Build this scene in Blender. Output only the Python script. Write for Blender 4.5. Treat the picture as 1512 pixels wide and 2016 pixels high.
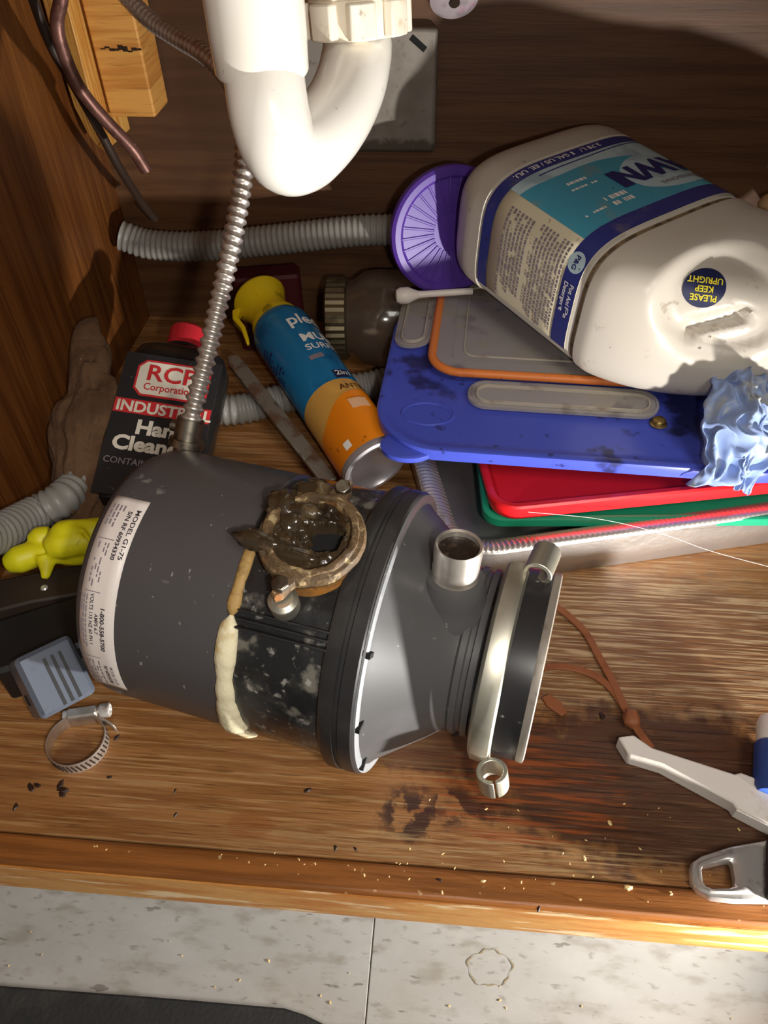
import bpy, bmesh, math, random
from math import sin, cos, pi, radians, sqrt, atan2, floor as fl
from mathutils import Vector as V, Matrix, noise as mnoise
for o in list(bpy.data.objects): bpy.data.objects.remove(o)
scene = bpy.context.scene
COL = scene.collection
random.seed(7)

# ------------------------------------------------------------------ camera
F, CX, CY = 1515., 756., 1008.
CAM = V((0., -.166, .5)); PITCH, ROLL, YAW = radians(45), radians(-1.5), radians(6)
fw = V((-sin(YAW)*cos(PITCH), cos(YAW)*cos(PITCH), -sin(PITCH)))
r0 = V((cos(YAW), sin(YAW), 0)); u0 = r0.cross(fw)
rt = r0*cos(ROLL)+u0*sin(ROLL); up = -r0*sin(ROLL)+u0*cos(ROLL)
cd = bpy.data.cameras.new('camera'); cd.sensor_fit = 'VERTICAL'; cd.sensor_height = 36; cd.lens = F/2016*36
cd.clip_start = .01
cam = bpy.data.objects.new('camera', cd); COL.objects.link(cam)
cam.matrix_world = Matrix.Translation(CAM) @ Matrix((rt, up, -fw)).transposed().to_4x4()
scene.camera = cam

# ------------------------------------------------------------------ light
wd = bpy.data.worlds.new('world'); scene.world = wd; wd.use_nodes = True
wd.node_tree.nodes['Background'].inputs[0].default_value = (1, .93, .86, 1)
wd.node_tree.nodes['Background'].inputs[1].default_value = .12
def light(name, kind, loc, target, power, size, col, **kw):
    d = bpy.data.lights.new(name, kind); d.energy = power; d.color = col
    if kind == 'AREA': d.size = size
    else: d.shadow_soft_size = size
    for k, v in kw.items(): setattr(d, k, v)
    o = bpy.data.objects.new(name, d); COL.objects.link(o); o.location = loc
    o.rotation_euler = (V(target)-V(loc)).to_track_quat('-Z', 'Y').to_euler()
    return o
light('hand_lamp_light', 'SPOT', (.06, -.19, .48), (-.08, .22, .2), 4.7, .012, (1, .95, .88), spot_size=radians(105), spot_blend=1.)
light('floor_torch_light', 'SPOT', (.37, -.055, .012), (-.10, .21, .225), 25, .010, (1, .97, .93), spot_size=radians(144), spot_blend=1.)
light('kitchen_ceiling_light', 'AREA', (.75, -1.1, 1.75), (.25, -.05, 0), 19, .7, (1, .96, .9))
vs = scene.view_settings
vs.view_transform = 'Standard'; vs.look = 'None'; vs.exposure = 0.0; vs.gamma = 1; vs.use_curve_mapping = False

# ------------------------------------------------------------------ pixel-ray lookup (real depth given each time)
def ray(x, y): return fw + rt*((x-CX)/F) - up*((y-CY)/F)
def az(x, y, z): d = ray(x, y); return CAM + d*((z-CAM.z)/d.z)
def ay(x, y, Y): d = ray(x, y); return CAM + d*((Y-CAM.y)/d.y)
def ax(x, y, X): d = ray(x, y); return CAM + d*((X-CAM.x)/d.x)
def ad(x, y, D): return CAM + ray(x, y)*D

# ------------------------------------------------------------------ materials
def s(r, g, b):
    return tuple(((c/255)/12.92 if c/255 <= .04045 else ((c/255+.055)/1.055)**2.4) for c in (r, g, b))+(1,)
def _noise(nt, scale, stretch=(1, 1, 1), detail=6, rough=.55, loc=(0, 0, 0), dist=0.):
    tc = nt.nodes.new('ShaderNodeTexCoord'); mp = nt.nodes.new('ShaderNodeMapping')
    mp.inputs['Scale'].default_value = stretch; mp.inputs['Location'].default_value = loc
    nt.links.new(tc.outputs['Object'], mp.inputs[0])
    n = nt.nodes.new('ShaderNodeTexNoise'); n.inputs['Scale'].default_value = scale
    n.inputs['Detail'].default_value = detail; n.inputs['Roughness'].default_value = rough; n.inputs['Distortion'].default_value = dist
    nt.links.new(mp.outputs[0], n.inputs['Vector']); return n.outputs[0]
def _ramp(nt, fac, lo, hi):
    m = nt.nodes.new('ShaderNodeMapRange'); m.interpolation_type = 'SMOOTHSTEP'
    m.inputs[1].default_value = lo; m.inputs[2].default_value = hi
    nt.links.new(fac, m.inputs[0]); return m.outputs[0]
def _math(nt, op, a, b):
    m = nt.nodes.new('ShaderNodeMath'); m.operation = op
    for i, q in enumerate((a, b)):
        if isinstance(q, (int, float)): m.inputs[i].default_value = q
        else: nt.links.new(q, m.inputs[i])
    return m.outputs[0]
def _mix(nt, fac, a, b):
    m = nt.nodes.new('ShaderNodeMix'); m.data_type = 'RGBA'
    nt.links.new(fac, m.inputs[0])
    for i, q in ((6, a), (7, b)):
        if isinstance(q, tuple): m.inputs[i].default_value = q
        else: nt.links.new(q, m.inputs[i])
    return m.outputs[2]
def _spot(nt, c, rad, wob, wscale=60):
    tc = nt.nodes.new('ShaderNodeTexCoord'); mp = nt.nodes.new('ShaderNodeMapping'); mp.vector_type = 'TEXTURE'
    mp.inputs['Location'].default_value = c; mp.inputs['Scale'].default_value = rad
    nt.links.new(tc.outputs['Object'], mp.inputs[0])
    ln = nt.nodes.new('ShaderNodeVectorMath'); ln.operation = 'LENGTH'; nt.links.new(mp.outputs[0], ln.inputs[0])
    n = _noise(nt, wscale, detail=5)
    return _math(nt, 'ADD', ln.outputs['Value'], _math(nt, 'MULTIPLY', _math(nt, 'SUBTRACT', n, .5), wob))
MATS = {}
def mat(name, base, rough=.5, metal=0., layers=(), bump=(), alpha=1., trans=0., ior=1.45, coat=0., sss=0., rlayers=(), spec=.5):
    """layers: ('n', scale, stretch, lo, hi, colour, amount) noise mask, or ('s', centre, radii, wobble, colour, amount) patch with its own outline"""
    m = bpy.data.materials.new(name); m.use_nodes = True; nt = m.node_tree; b = nt.nodes['Principled BSDF']
    col = base
    for i, L in enumerate(layers):
        if L[0] == 'n':
            k = _ramp(nt, _noise(nt, L[1], L[2], loc=(i*3.7, i*1.3, i*5.1)), L[3], L[4]); k = _math(nt, 'MULTIPLY', k, L[6]); c = L[5]
        elif L[0] == 'm':
            k = _math(nt, 'MULTIPLY', _ramp(nt, _spot(nt, L[1], L[2], L[3]), 1.15, .6), _ramp(nt, _noise(nt, L[4], L[5], loc=(i*2.1, i*4.3, 0)), L[6], L[7])); k = _math(nt, 'MULTIPLY', k, L[9]); c = L[8]
        else:
            k = _ramp(nt, _spot(nt, L[1], L[2], L[3]), 1.1, .75); k = _math(nt, 'MULTIPLY', k, L[5]); c = L[4]
        col = _mix(nt, k, col, c)
    if isinstance(col, tuple): b.inputs['Base Color'].default_value = col
    else: nt.links.new(col, b.inputs['Base Color'])
    b.inputs['Roughness'].default_value = rough; b.inputs['Metallic'].default_value = metal
    b.inputs['IOR'].default_value = ior; b.inputs['Alpha'].default_value = alpha
    b.inputs['Transmission Weight'].default_value = trans; b.inputs['Coat Weight'].default_value = coat
    b.inputs['Specular IOR Level'].default_value = spec
    if sss:
        b.inputs['Subsurface Weight'].default_value = sss; b.inputs['Subsurface Radius'].default_value = (.01, .008, .006)
    if rlayers:
        L = rlayers; k = _ramp(nt, _noise(nt, L[0], L[1]), L[2], L[3])
        mr = nt.nodes.new('ShaderNodeMapRange'); nt.links.new(k, mr.inputs[0]); mr.inputs[3].default_value = L[4]; mr.inputs[4].default_value = L[5]
        nt.links.new(mr.outputs[0], b.inputs['Roughness'])
    prev = None
    for sc, st, strength in bump:
        bp = nt.nodes.new('ShaderNodeBump'); bp.inputs['Strength'].default_value = strength; bp.inputs['Distance'].default_value = .002
        nt.links.new(_noise(nt, sc, st), bp.inputs['Height'])
        if prev is not None: nt.links.new(prev, bp.inputs['Normal'])
        prev = bp.outputs[0]
    if prev is not None: nt.links.new(prev, b.inputs['Normal'])
    MATS[name] = m; return m

DK = s(38, 26, 18)
mat('floor_wood', s(156, 108, 62), .45, bump=[(14, (2, 30, 30), .35), (120, (1, 6, 6), .12)], rlayers=(10, (1, 3, 1), .35, .7, .32, .6), layers=[
    ('n', 7, (1, 16, 1), .40, .62, s(126, 80, 40), .8), ('n', 13, (1, 34, 1), .52, .64, s(188, 150, 102), .5),
    ('n', 40, (.6, 16, 1), .56, .66, s(86, 52, 26), .6),
    ('s', (.17, .20, 0), (.15, .085, 1), 1.0, s(124, 86, 56), .7),
    ('m', (.17, .205, 0), (.15, .085, 1), 1.0, 16, (1, 26, 1), .47, .60, s(196, 168, 128), .8),
    ('m', (.17, .205, 0), (.15, .085, 1), 1.0, 26, (.8, 24, 1), .54, .64, s(82, 54, 36), .7),
    ('s', (.155, .085, 0), (.13, .062, 1), 1.1, s(74, 46, 32), .9), ('m', (.06, .075, 0), (.075, .045, 1), 1.2, 14, (1, 16, 1), .45, .6, s(150, 76, 34), .85),  # broad dark brown patch over the right front, then reddish streaks
    ('m', (.12, .09, 0), (.14, .07, 1), 1.0, 22, (.7, 24, 1), .50, .62, s(50, 30, 20), .75), ('m', (.19, .075, 0), (.09, .05, 1), 1.2, 18, (1, 30, 1), .56, .64, s(128, 92, 64), .6),
    ('s', (.0, .1, 0), (.05, .02, 1), 1.4, s(58, 30, 20), .6),
    ('m', (-.012, .052, 0), (.024, .020, 1), 1.2, 70, (1, 1, 1), .46, .54, s(50, 24, 18), .9), ('m', (.018, .060, 0), (.020, .016, 1), 1.4, 60, (1, 1, 1), .46, .54, s(56, 28, 20), .85),
    ('m', (.03, .03, 0), (.16, .014, 1), .8, 20, (1, 26, 1), .48, .6, s(178, 146, 100), .6),
    ('s', (-.115, .036, 0), (.016, .010, 1), .9, s(140, 76, 30), .4), ('s', (-.25, .075, 0), (.018, .012, 1), 1.4, s(92, 50, 22), .55), ('n', 5, (1, 1, 1), .55, .75, s(96, 62, 32), .5)])
mat('rail_wood', s(150, 92, 42), .4, bump=[(12, (2, 30, 30), .25)], layers=[('n', 8, (1, 20, 6), .42, .62, s(112, 66, 28), .7), ('n', 120, (1, 1, 1), .66, .72, s(226, 196, 140), .5)])
mat('rail_edge', s(204, 148, 80), .45, bump=[(30, (2, 12, 12), .3)], layers=[('n', 10, (1, 14, 8), .4, .62, s(184, 112, 42), .8), ('n', 30, (.5, 4, 4), .54, .66, s(238, 214, 170), .8)])
mat('wall_wood', s(112, 66, 28), .42, bump=[(18, (24, 24, 1.2), .2)], layers=[('n', 6, (14, 14, .8), .4, .62, s(84, 44, 16), .8), ('n', 15, (20, 20, .6), .5, .66, s(138, 88, 42), .4)])
mat('back_wood', s(102, 68, 40), .55, bump=[(18, (1.2, 24, 24), .2)], layers=[('n', 6, (.8, 14, 14), .4, .62, s(80, 51, 29), .8), ('n', 3, (1, 1, 1), .45, .7, s(64, 42, 30), .6)])
mat('cleat_wood', s(124, 84, 46), .5, layers=[('n', 6, (.8, 14, 14), .4, .62, s(98, 64, 34), .8)])
mat('pine', s(214, 156, 78), .55, bump=[(26, (1.4, 1.4, 26), .3)], layers=[('n', 7, (1, 1, 16), .4, .62, s(186, 120, 50), .8), ('n', 14, (1, 1, 26), .55, .64, s(150, 92, 40), .5)])
mat('pine_side', s(222, 168, 84), .5, bump=[(26, (26, 26, 1.4), .3)], layers=[('n', 9, (16, 16, .9), .4, .62, s(190, 126, 52), .8), ('n', 14, (26, 26, 1), .52, .64, s(236, 192, 116), .6)])
mat('crack_dark', s(40, 24, 12), .9)
mat('vinyl', s(172, 168, 161), .42, bump=[(60, (1, 1, 1), .08)], layers=[('n', 12, (1, 2, 1), .42, .66, s(184, 181, 175), .7), ('n', 30, (1, 2.4, 1), .50, .72, s(136, 128, 114), .65), ('n', 80, (1, 2.4, 1), .58, .70, s(104, 96, 84), .45),
    ('n', 9, (1, 1, 1), .5, .7, s(156, 147, 130), .6), ('n', 45, (.8, 3, 1), .66, .70, s(84, 76, 64), .6)])
mat('vinyl_stain', s(150, 136, 108), .5)
mat('black_rubber', s(42, 42, 42), .6, bump=[(300, (1, 1, 1), .2)], layers=[('n', 30, (1, 1, 1), .5, .7, s(64, 62, 58), .5)])
mat('pvc', s(238, 234, 224), .22, sss=.15, coat=.3, layers=[('n', 90, (1, 1, 1), .70, .74, s(150, 130, 100), .6), ('n', 8, (1, 1, 1), .5, .75, s(228, 218, 198), .5)])
mat('pvc_nut', s(236, 226, 206), .3, layers=[('n', 50, (1, 1, 1), .56, .68, s(196, 170, 130), .7), ('n', 120, (1, 1, 1), .64, .70, s(110, 86, 60), .6)])
mat('steel', s(214, 206, 196), .34, .8, layers=[('n', 60, (1, 1, 1), .5, .7, s(170, 156, 140), .6)])
mat('dull_steel', s(150, 142, 128), .4, 1., layers=[('n', 80, (1, 1, 1), .5, .65, s(92, 78, 58), .7)])
mat('zinc', s(196, 192, 176), .42, .85, layers=[('n', 50, (1, 1, 1), .5, .7, s(176, 170, 148), .6)])
mat('aluminium', s(150, 152, 154), .46, .35, layers=[('n', 30, (1, 1, 1), .5, .7, s(124, 126, 128), .6), ('n', 200, (1, 1, 1), .62, .70, s(214, 214, 212), .4)])
mat('copper', s(120, 84, 74), .42, .55, layers=[('n', 60, (1, 1, 1), .45, .62, s(88, 56, 48), .7), ('n', 160, (1, 1, 1), .60, .68, s(176, 138, 118), .5)], bump=[(120, (1, 1, 1), .2)])
mat('dark_cable', s(52, 38, 30), .5)
mat('plate_grey', s(150, 142, 132), .5, .3, layers=[('n', 14, (1, 1, 1), .42, .62, s(122, 112, 100), .8), ('s', (.03, 0, -.062), (.06, .2, .022), 1.3, s(70, 58, 42), .8), ('n', 60, (1, 1, 1), .6, .7, s(92, 80, 64), .6)])
mat('hose_grey', s(138, 135, 128), .42, layers=[('n', 20, (1, 1, 1), .5, .7, s(136, 132, 124), .7)])
mat('motor_plastic', s(78, 75, 75), .36, bump=[(16, (1, 1, 1), .25), (40, (1, 1, 1), .06), (600, (1, 1, 1), .05)], layers=[('n', 12, (1, 1, 1), .45, .7, s(80, 77, 75), .6), ('n', 55, (1, 1, 1), .66, .72, s(150, 146, 140), .45), ('n', 140, (2, 1, 1), .68, .73, s(190, 186, 178), .5)])
mat('body_black', s(34, 34, 35), .22, coat=.3, bump=[(90, (1, 1, 1), .2), (25, (1, 1, 1), .2)], rlayers=(30, (1, 1, 1), .45, .6, .16, .5),
    layers=[('n', 16, (1, 1, 1), .44, .62, s(74, 72, 68), .7), ('n', 60, (1, 1, 1), .54, .68, s(136, 130, 118), .6), ('n', 150, (1, 1, 1), .58, .68, s(186, 182, 172), .5), ('n', 12, (1, 1, 1), .52, .62, s(34, 33, 32), .8), ('n', 18, (1, 1, 1), .6, .68, s(120, 88, 50), .4)])
mat('rubber_black', s(40, 39, 40), .36, layers=[('n', 20, (1, 1, 1), .5, .7, s(58, 56, 56), .6), ('n', 180, (1, 1, 1), .68, .73, s(170, 168, 164), .4)])
mat('cone_grey', s(76, 75, 75), .38, layers=[('n', 20, (1, 1, 1), .5, .7, s(88, 87, 88), .6), ('n', 180, (1, 1, 1), .68, .73, s(170, 168, 164), .4)])
mat('flange_black', s(44, 43, 43), .32, layers=[('n', 20, (1, 1, 1), .5, .7, s(64, 62, 60), .6)])
mat('cavity_black', s(12, 11, 10), .8)
mat('rust', s(100, 78, 52), .6, bump=[(90, (1, 1, 1), .9), (300, (1, 1, 1), .5)], layers=[('n', 60, (1, 1, 1), .42, .58, s(80, 64, 44), .8), ('n', 40, (1, 1, 1), .54, .64, s(176, 106, 44), .8), ('n', 130, (1, 1, 1), .56, .66, s(196, 172, 126), .6)])
mat('rust_orange', s(150, 106, 54), .6, bump=[(120, (1, 1, 1), .6)], layers=[('n', 60, (1, 1, 1), .48, .62, s(184, 122, 52), .8), ('n', 90, (1, 1, 1), .56, .66, s(96, 72, 44), .8)])
mat('sludge', s(56, 45, 31), .18, coat=.5, bump=[(60, (1, 1, 1), .9)], layers=[('n', 60, (1, 1, 1), .5, .62, s(98, 82, 58), .8), ('n', 40, (1, 1, 1), .55, .68, s(26, 20, 14), .8)])
mat('muck', s(36, 27, 21), .3, bump=[(200, (1, 1, 1), .8)], layers=[('n', 200, (1, 1, 1), .55, .65, s(74, 60, 46), .7)])
mat('sealant', s(232, 222, 186), .5, bump=[(120, (1, 1, 1), .6)], layers=[('n', 40, (1, 1, 1), .55, .66, s(196, 164, 96), .7)])
mat('sealant_old', s(176, 142, 84), .6, bump=[(120, (1, 1, 1), .7)], layers=[('n', 60, (1, 1, 1), .48, .62, s(96, 72, 44), .8)])
mat('sticker', s(226, 216, 208), .4)
mat('ink_dark', s(58, 50, 58), .6)
mat('ink_grey', s(128, 116, 122), .6)
mat('ink_white', s(226, 222, 214), .5)
mat('ink_red', s(196, 44, 48), .5)
mat('ink_blue', s(32, 34, 92), .45)
mat('ink_navy', s(28, 32, 66), .4)
mat('ink_yellow', s(206, 190, 40), .5)
mat('ink_brown', s(92, 54, 20), .5)
mat('ink_pale', s(206, 160, 120), .5)
mat('bottle_black', s(26, 24, 23), .3, layers=[('n', 20, (1, 1, 1), .5, .7, s(44, 40, 36), .6), ('n', 160, (1, 1, 1), .68, .73, s(120, 112, 100), .4)])
mat('bottle_panel', s(40, 39, 40), .35, layers=[('n', 120, (1, 1, 1), .68, .73, s(130, 124, 112), .4)])
mat('red_cap', s(190, 38, 48), .4)
mat('label_white', s(224, 216, 198), .45, layers=[('n', 40, (1, 1, 1), .58, .7, s(190, 176, 150), .6)])
mat('rag_brown', s(104, 76, 52), .95, bump=[(160, (1, 1, 1), 1.), (30, (1, 1, 1), .6)], layers=[('n', 30, (1, 1, 1), .45, .65, s(74, 52, 34), .8), ('n', 200, (1, 1, 1), .70, .74, s(190, 176, 156), .5)])
mat('can_blue', s(34, 124, 178), .3, .35, layers=[('n', 30, (1, 1, 1), .56, .7, s(24, 84, 132), .7)])
mat('can_gold', s(226, 172, 84), .32, .35, layers=[('n', 90, (1, 1, 1), .68, .73, s(90, 60, 24), .8)])
mat('can_orange', s(236, 134, 22), .32, .25, layers=[('n', 70, (1, 1, 1), .66, .72, s(110, 60, 16), .8)])
mat('can_metal', s(206, 202, 204), .34, .7)
mat('cap_yellow', s(222, 190, 22), .4, layers=[('n', 60, (1, 1, 1), .58, .68, s(120, 98, 20), .7)])
mat('bar_steel', s(136, 128, 116), .45, .6, layers=[('n', 40, (1, 1, 1), .5, .62, s(108, 66, 36), .7), ('n', 90, (1, 1, 1), .56, .66, s(90, 82, 72), .7)])
mat('jar_glass', s(170, 150, 130), .12, trans=.85, ior=1.45)
mat('jar_lid', s(120, 108, 84), .4, .8, layers=[('n', 50, (1, 1, 1), .5, .66, s(72, 56, 36), .8)])
mat('dark_red', s(70, 18, 20), .5)
mat('jug', s(184, 176, 163), .34, sss=.1, layers=[('n', 6, (1, 1, 1), .45, .7, s(178, 170, 156), .6), ('n', 46, (1, 1, 1), .64, .72, s(116, 98, 74), .5), ('n', 150, (1, 1, 1), .70, .735, s(70, 54, 36), .8)])
mat('jug_grime', s(120, 100, 72), .7, layers=[('n', 120, (1, 1, 1), .5, .6, s(64, 48, 32), .8)])
mat('lab_cream', s(206, 196, 168), .45, layers=[('n', 14, (1, 1, 1), .5, .7, s(200, 184, 140), .7), ('n', 90, (1, 1, 1), .64, .72, s(130, 106, 70), .6)])
mat('lab_teal', s(66, 146, 170), .4, layers=[('n', 12, (1, 1, 1), .48, .66, s(96, 178, 196), .7), ('n', 26, (1, 1, 1), .60, .70, s(120, 134, 130), .6), ('n', 110, (1, 1, 1), .67, .72, s(40, 34, 24), .9)])
mat('lab_teal_pale', s(172, 194, 200), .42, layers=[('n', 30, (1, 1, 1), .5, .66, s(128, 150, 160), .7), ('n', 110, (1, 1, 1), .67, .72, s(40, 34, 24), .9)])
mat('lab_navy', s(44, 50, 116), .4, layers=[('n', 40, (1, 1, 1), .56, .68, s(96, 92, 110), .6), ('n', 110, (1, 1, 1), .66, .72, s(36, 30, 24), .8)])
mat('purple', s(86, 54, 150), .4, layers=[('n', 30, (1, 1, 1), .55, .7, s(72, 44, 128), .7)])
mat('lid_blue', s(72, 86, 192), .3, layers=[('n', 16, (1, 1, 1), .56, .64, s(34, 34, 64), .85), ('n', 70, (1, 1, 1), .62, .70, s(30, 28, 44), .7), ('n', 7, (1, 1, 1), .45, .7, s(84, 98, 204), .6)])
mat('clear_plastic', s(196, 188, 172), .3, alpha=.42, layers=[('n', 30, (1, 1, 1), .55, .7, s(120, 100, 76), .6)])
mat('clear_rim', s(206, 196, 176), .3, alpha=.62, layers=[('n', 40, (1, 1, 1), .55, .7, s(140, 116, 86), .6)])
mat('orange_seal', s(226, 128, 58), .45, layers=[('n', 30, (1, 1, 1), .55, .7, s(196, 98, 40), .7), ('n', 120, (1, 1, 1), .68, .73, s(110, 60, 30), .7)])
mat('white_dirty', s(222, 214, 202), .4, layers=[('n', 40, (1, 1, 1), .55, .7, s(186, 166, 140), .7)])
mat('red_plastic', s(216, 30, 36), .28, layers=[('n', 20, (1, 1, 1), .6, .7, s(130, 16, 20), .7)])
mat('green_plastic', s(34, 150, 110), .3)
mat('foil', s(208, 202, 196), .36, .85, bump=[(26, (1, 1, 1), .8), (70, (1, 1, 1), .35)])
mat('foil_rim', s(224, 216, 208), .34, .8)
mat('nitrile', s(134, 154, 196), .5, alpha=.95, layers=[('n', 40, (1, 1, 1), .5, .66, s(170, 176, 176), .8), ('n', 30, (1, 1, 1), .58, .7, s(150, 146, 118), .7)])
mat('glove_yellow', s(222, 214, 24), .45, layers=[('n', 30, (1, 1, 1), .52, .66, s(176, 164, 20), .7), ('n', 60, (1, 1, 1), .60, .70, s(90, 84, 24), .7)])
mat('dark_board', s(50, 38, 30), .6)
mat('box_black', s(28, 27, 27), .45)
mat('box_grey', s(88, 94, 106), .32, layers=[('n', 60, (1, 1, 1), .6, .7, s(66, 70, 80), .6)])
mat('leather', s(140, 82, 46), .6, layers=[('n', 60, (1, 1, 1), .5, .66, s(120, 64, 32), .7)])
mat('handle_white', s(228, 220, 210), .35, layers=[('n', 40, (1, 1, 1), .6, .7, s(196, 176, 140), .7)])
mat('chrome', s(222, 218, 212), .28, .65, layers=[('n', 60, (1, 1, 1), .58, .68, s(150, 140, 126), .6)])
mat('blue_plastic', s(40, 66, 130), .4)
mat('valve_paint', s(170, 158, 160), .5, layers=[('n', 50, (1, 1, 1), .45, .62, s(122, 110, 116), .8), ('n', 30, (1, 1, 1), .52, .66, s(186, 130, 160), .7)])
mat('brass', s(150, 124, 70), .4, .7, layers=[('n', 200, (1, 1, 1), .5, .6, s(84, 64, 34), .8)])
mat('crumb', s(222, 190, 128), .7)
mat('grime', s(44, 26, 16), .5)
mat('bread_tan', s(196, 160, 116), .6)

# ------------------------------------------------------------------ mesh helpers
class MB:
    def __init__(self): self.v = []; self.f = []
    def add(self, vs, fs):
        k = len(self.v); self.v += [V(p) for p in vs]; self.f += [tuple(i+k for i in q) for q in fs]; return self
    def box(self, a, b, M=None):
        x0, y0, z0 = a; x1, y1, z1 = b
        p = [V((x, y, z)) for z in (z0, z1) for y in (y0, y1) for x in (x0, x1)]
        if M is not None: p = [M @ q for q in p]
        return self.add(p, [(0, 2, 3, 1), (4, 5, 7, 6), (0, 1, 5, 4), (2, 6, 7, 3), (0, 4, 6, 2), (1, 3, 7, 5)])
    def rings(self, rs, cap0=True, cap1=True, closed=True):
        n = len(rs[0]); vs = [p for r_ in rs for p in r_]; fs = []
        for i in range(len(rs)-1):
            for j in range(n if closed else n-1):
                a, b = i*n+j, i*n+(j+1) % n; fs.append((a, b, b+n, a+n))
        if cap0: fs.append(tuple(range(n-1, -1, -1)))
        if cap1: fs.append(tuple(range((len(rs)-1)*n, len(rs)*n)))
        return self.add(vs, fs)
    def tube(self, pts, rad, n=16, caps=True):
        pts = [V(p) for p in pts]; m = len(pts)
        rad = rad if isinstance(rad, (list, tuple)) else [rad]*m
        T = [(pts[min(i+1, m-1)]-pts[max(i-1, 0)]).normalized() for i in range(m)]
        a = V((0, 0, 1)) if abs(T[0].z) < .9 else V((1, 0, 0))
        nn = (a-T[0]*a.dot(T[0])).normalized(); rs = []
        for i in range(m):
            nn = (nn-T[i]*nn.dot(T[i])).normalized(); bb = T[i].cross(nn)
            rs.append([pts[i]+(nn*cos(2*pi*j/n)+bb*sin(2*pi*j/n))*rad[i] for j in range(n)])
        return self.rings(rs, caps, caps)
    def lathe(self, prof, n=48, M=None, caps=(False, False), a0=0, a1=2*pi):
        """prof: (radius, height) about local Z"""
        full = abs(a1-a0-2*pi) < 1e-6; k = n if full else n+1; rs = []
        for r_, h in prof:
            q = [V((r_*cos(a0+(a1-a0)*j/n), r_*sin(a0+(a1-a0)*j/n), h)) for j in range(k)]
            rs.append([M @ p for p in q] if M is not None else q)
        return self.rings(rs, caps[0], caps[1], full)
    def grid(self, fn, nu, nv):
        vs = [fn(i/nu, j/nv) for j in range(nv+1) for i in range(nu+1)]; w = nu+1
        return self.add(vs, [(j*w+i, j*w+i+1, (j+1)*w+i+1, (j+1)*w+i) for j in range(nv) for i in range(nu)])
    def prism(self, outline, z0, z1, M=None):
        rs = [[V((x, y, z)) for x, y in outline] for z in (z0, z1)]
        if M is not None: rs = [[M @ p for p in r_] for r_ in rs]
        return self.rings(rs)
    def build(self, name, m, parent=None, smooth=38, bev=0, seg=2, sub=0, solid=0):
        me = bpy.data.meshes.new(name); me.from_pydata([tuple(p) for p in self.v], [], self.f); me.validate()
        b = bmesh.new(); b.from_mesh(me); bmesh.ops.recalc_face_normals(b, faces=b.faces); b.to_mesh(me); b.free()
        o = bpy.data.objects.new(name, me); COL.objects.link(o); me.materials.append(MATS[m])
        if smooth:
            me.polygons.foreach_set('use_smooth', [True]*len(me.polygons)); me.set_sharp_from_angle(angle=radians(smooth))
        if parent is not None: o.parent = parent
        if solid:
            q = o.modifiers.new('solid', 'SOLIDIFY'); q.thickness = solid; q.offset = 0
        if bev:
            q = o.modifiers.new('bevel', 'BEVEL'); q.width = bev; q.segments = seg; q.limit_method = 'ANGLE'; q.angle_limit = radians(40); q.harden_normals = False
        if sub:
            q = o.modifiers.new('sub', 'SUBSURF'); q.levels = q.render_levels = sub
        return o
def frame(origin, x, y=None, z=None):
    """orthonormal matrix from an exact x (or z) axis and a hint"""
    if z is not None and y is None:
        z = V(z).normalized(); x = V(x); x = (x-z*x.dot(z)).normalized(); y = z.cross(x)
    else:
        x = V(x).normalized(); y = V(y); y = (y-x*y.dot(x)).normalized(); z = x.cross(y)
    return Matrix.Translation(V(origin)) @ Matrix((x, y, z)).transposed().to_4x4()
def tag(o, label, cat, group=None, kind=None):
    o['label'] = label; o['category'] = cat
    if group: o['group'] = group
    if kind: o['kind'] = kind
    return o
def thing(name, label, cat, M=None, group=None):
    o = bpy.data.objects.new(name, None); COL.objects.link(o); o.empty_display_size = .02
    if M is not None: o.matrix_world = M
    return tag(o, label, cat, group)
def struct(o): o['kind'] = 'structure'; return o
def catmull(P, n=12):
    P = [V(p) for p in P]; Q = [P[0]*2-P[1]]+P+[P[-1]*2-P[-2]]; out = []
    for i in range(1, len(Q)-2):
        for k in range(n):
            t = k/n; a, b, c, d = Q[i-1:i+3]
            out.append(.5*((2*b)+(c-a)*t+(2*a-5*b+4*c-d)*t*t+(3*b-a-3*c+d)*t**3))
    return out+[P[-1]]
def resample(P, step):
    L = [0]
    for a, b in zip(P, P[1:]): L.append(L[-1]+(b-a).length)
    n = max(2, int(L[-1]/step)); out = []; k = 0
    for i in range(n+1):
        t = L[-1]*i/n
        while k < len(L)-2 and L[k+1] < t: k += 1
        q = (t-L[k])/max(1e-9, L[k+1]-L[k]); out.append(P[k].lerp(P[k+1], q))
    return out, L[-1]
def corrugated(pts, R, amp, pitch, sharp=1., n=20, samples=6):
    P, L = resample(catmull(pts), pitch/samples); rad = []
    for i in range(len(P)):
        t = (L*i/(len(P)-1))/pitch % 1
        rad.append(R-amp+amp*(.5+.5*cos(2*pi*t))**sharp)
    return MB().tube(P, rad, n)
def rrect(w, h, r_, n=7, cx=0, cy=0):
    out = []
    for qx, qy, a0 in ((1, 1, 0), (-1, 1, 90), (-1, -1, 180), (1, -1, 270)):
        for k in range(n+1):
            a = radians(a0+90*k/n); out.append((cx+qx*(w/2-r_)+r_*cos(a), cy+qy*(h/2-r_)+r_*sin(a)))
    return out
def loft(mb, w, h, r_, steps, n=7, cap0=True, cap1=True, M=None):
    """steps: (inset, z) for a rounded rectangle"""
    rs = []
    for ins, z in steps:
        q = [V((x, y, z)) for x, y in rrect(w-2*ins, h-2*ins, max(.0008, r_-ins), n)]
        rs.append([M @ p for p in q] if M is not None else q)
    return mb.rings(rs, cap0, cap1)
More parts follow.
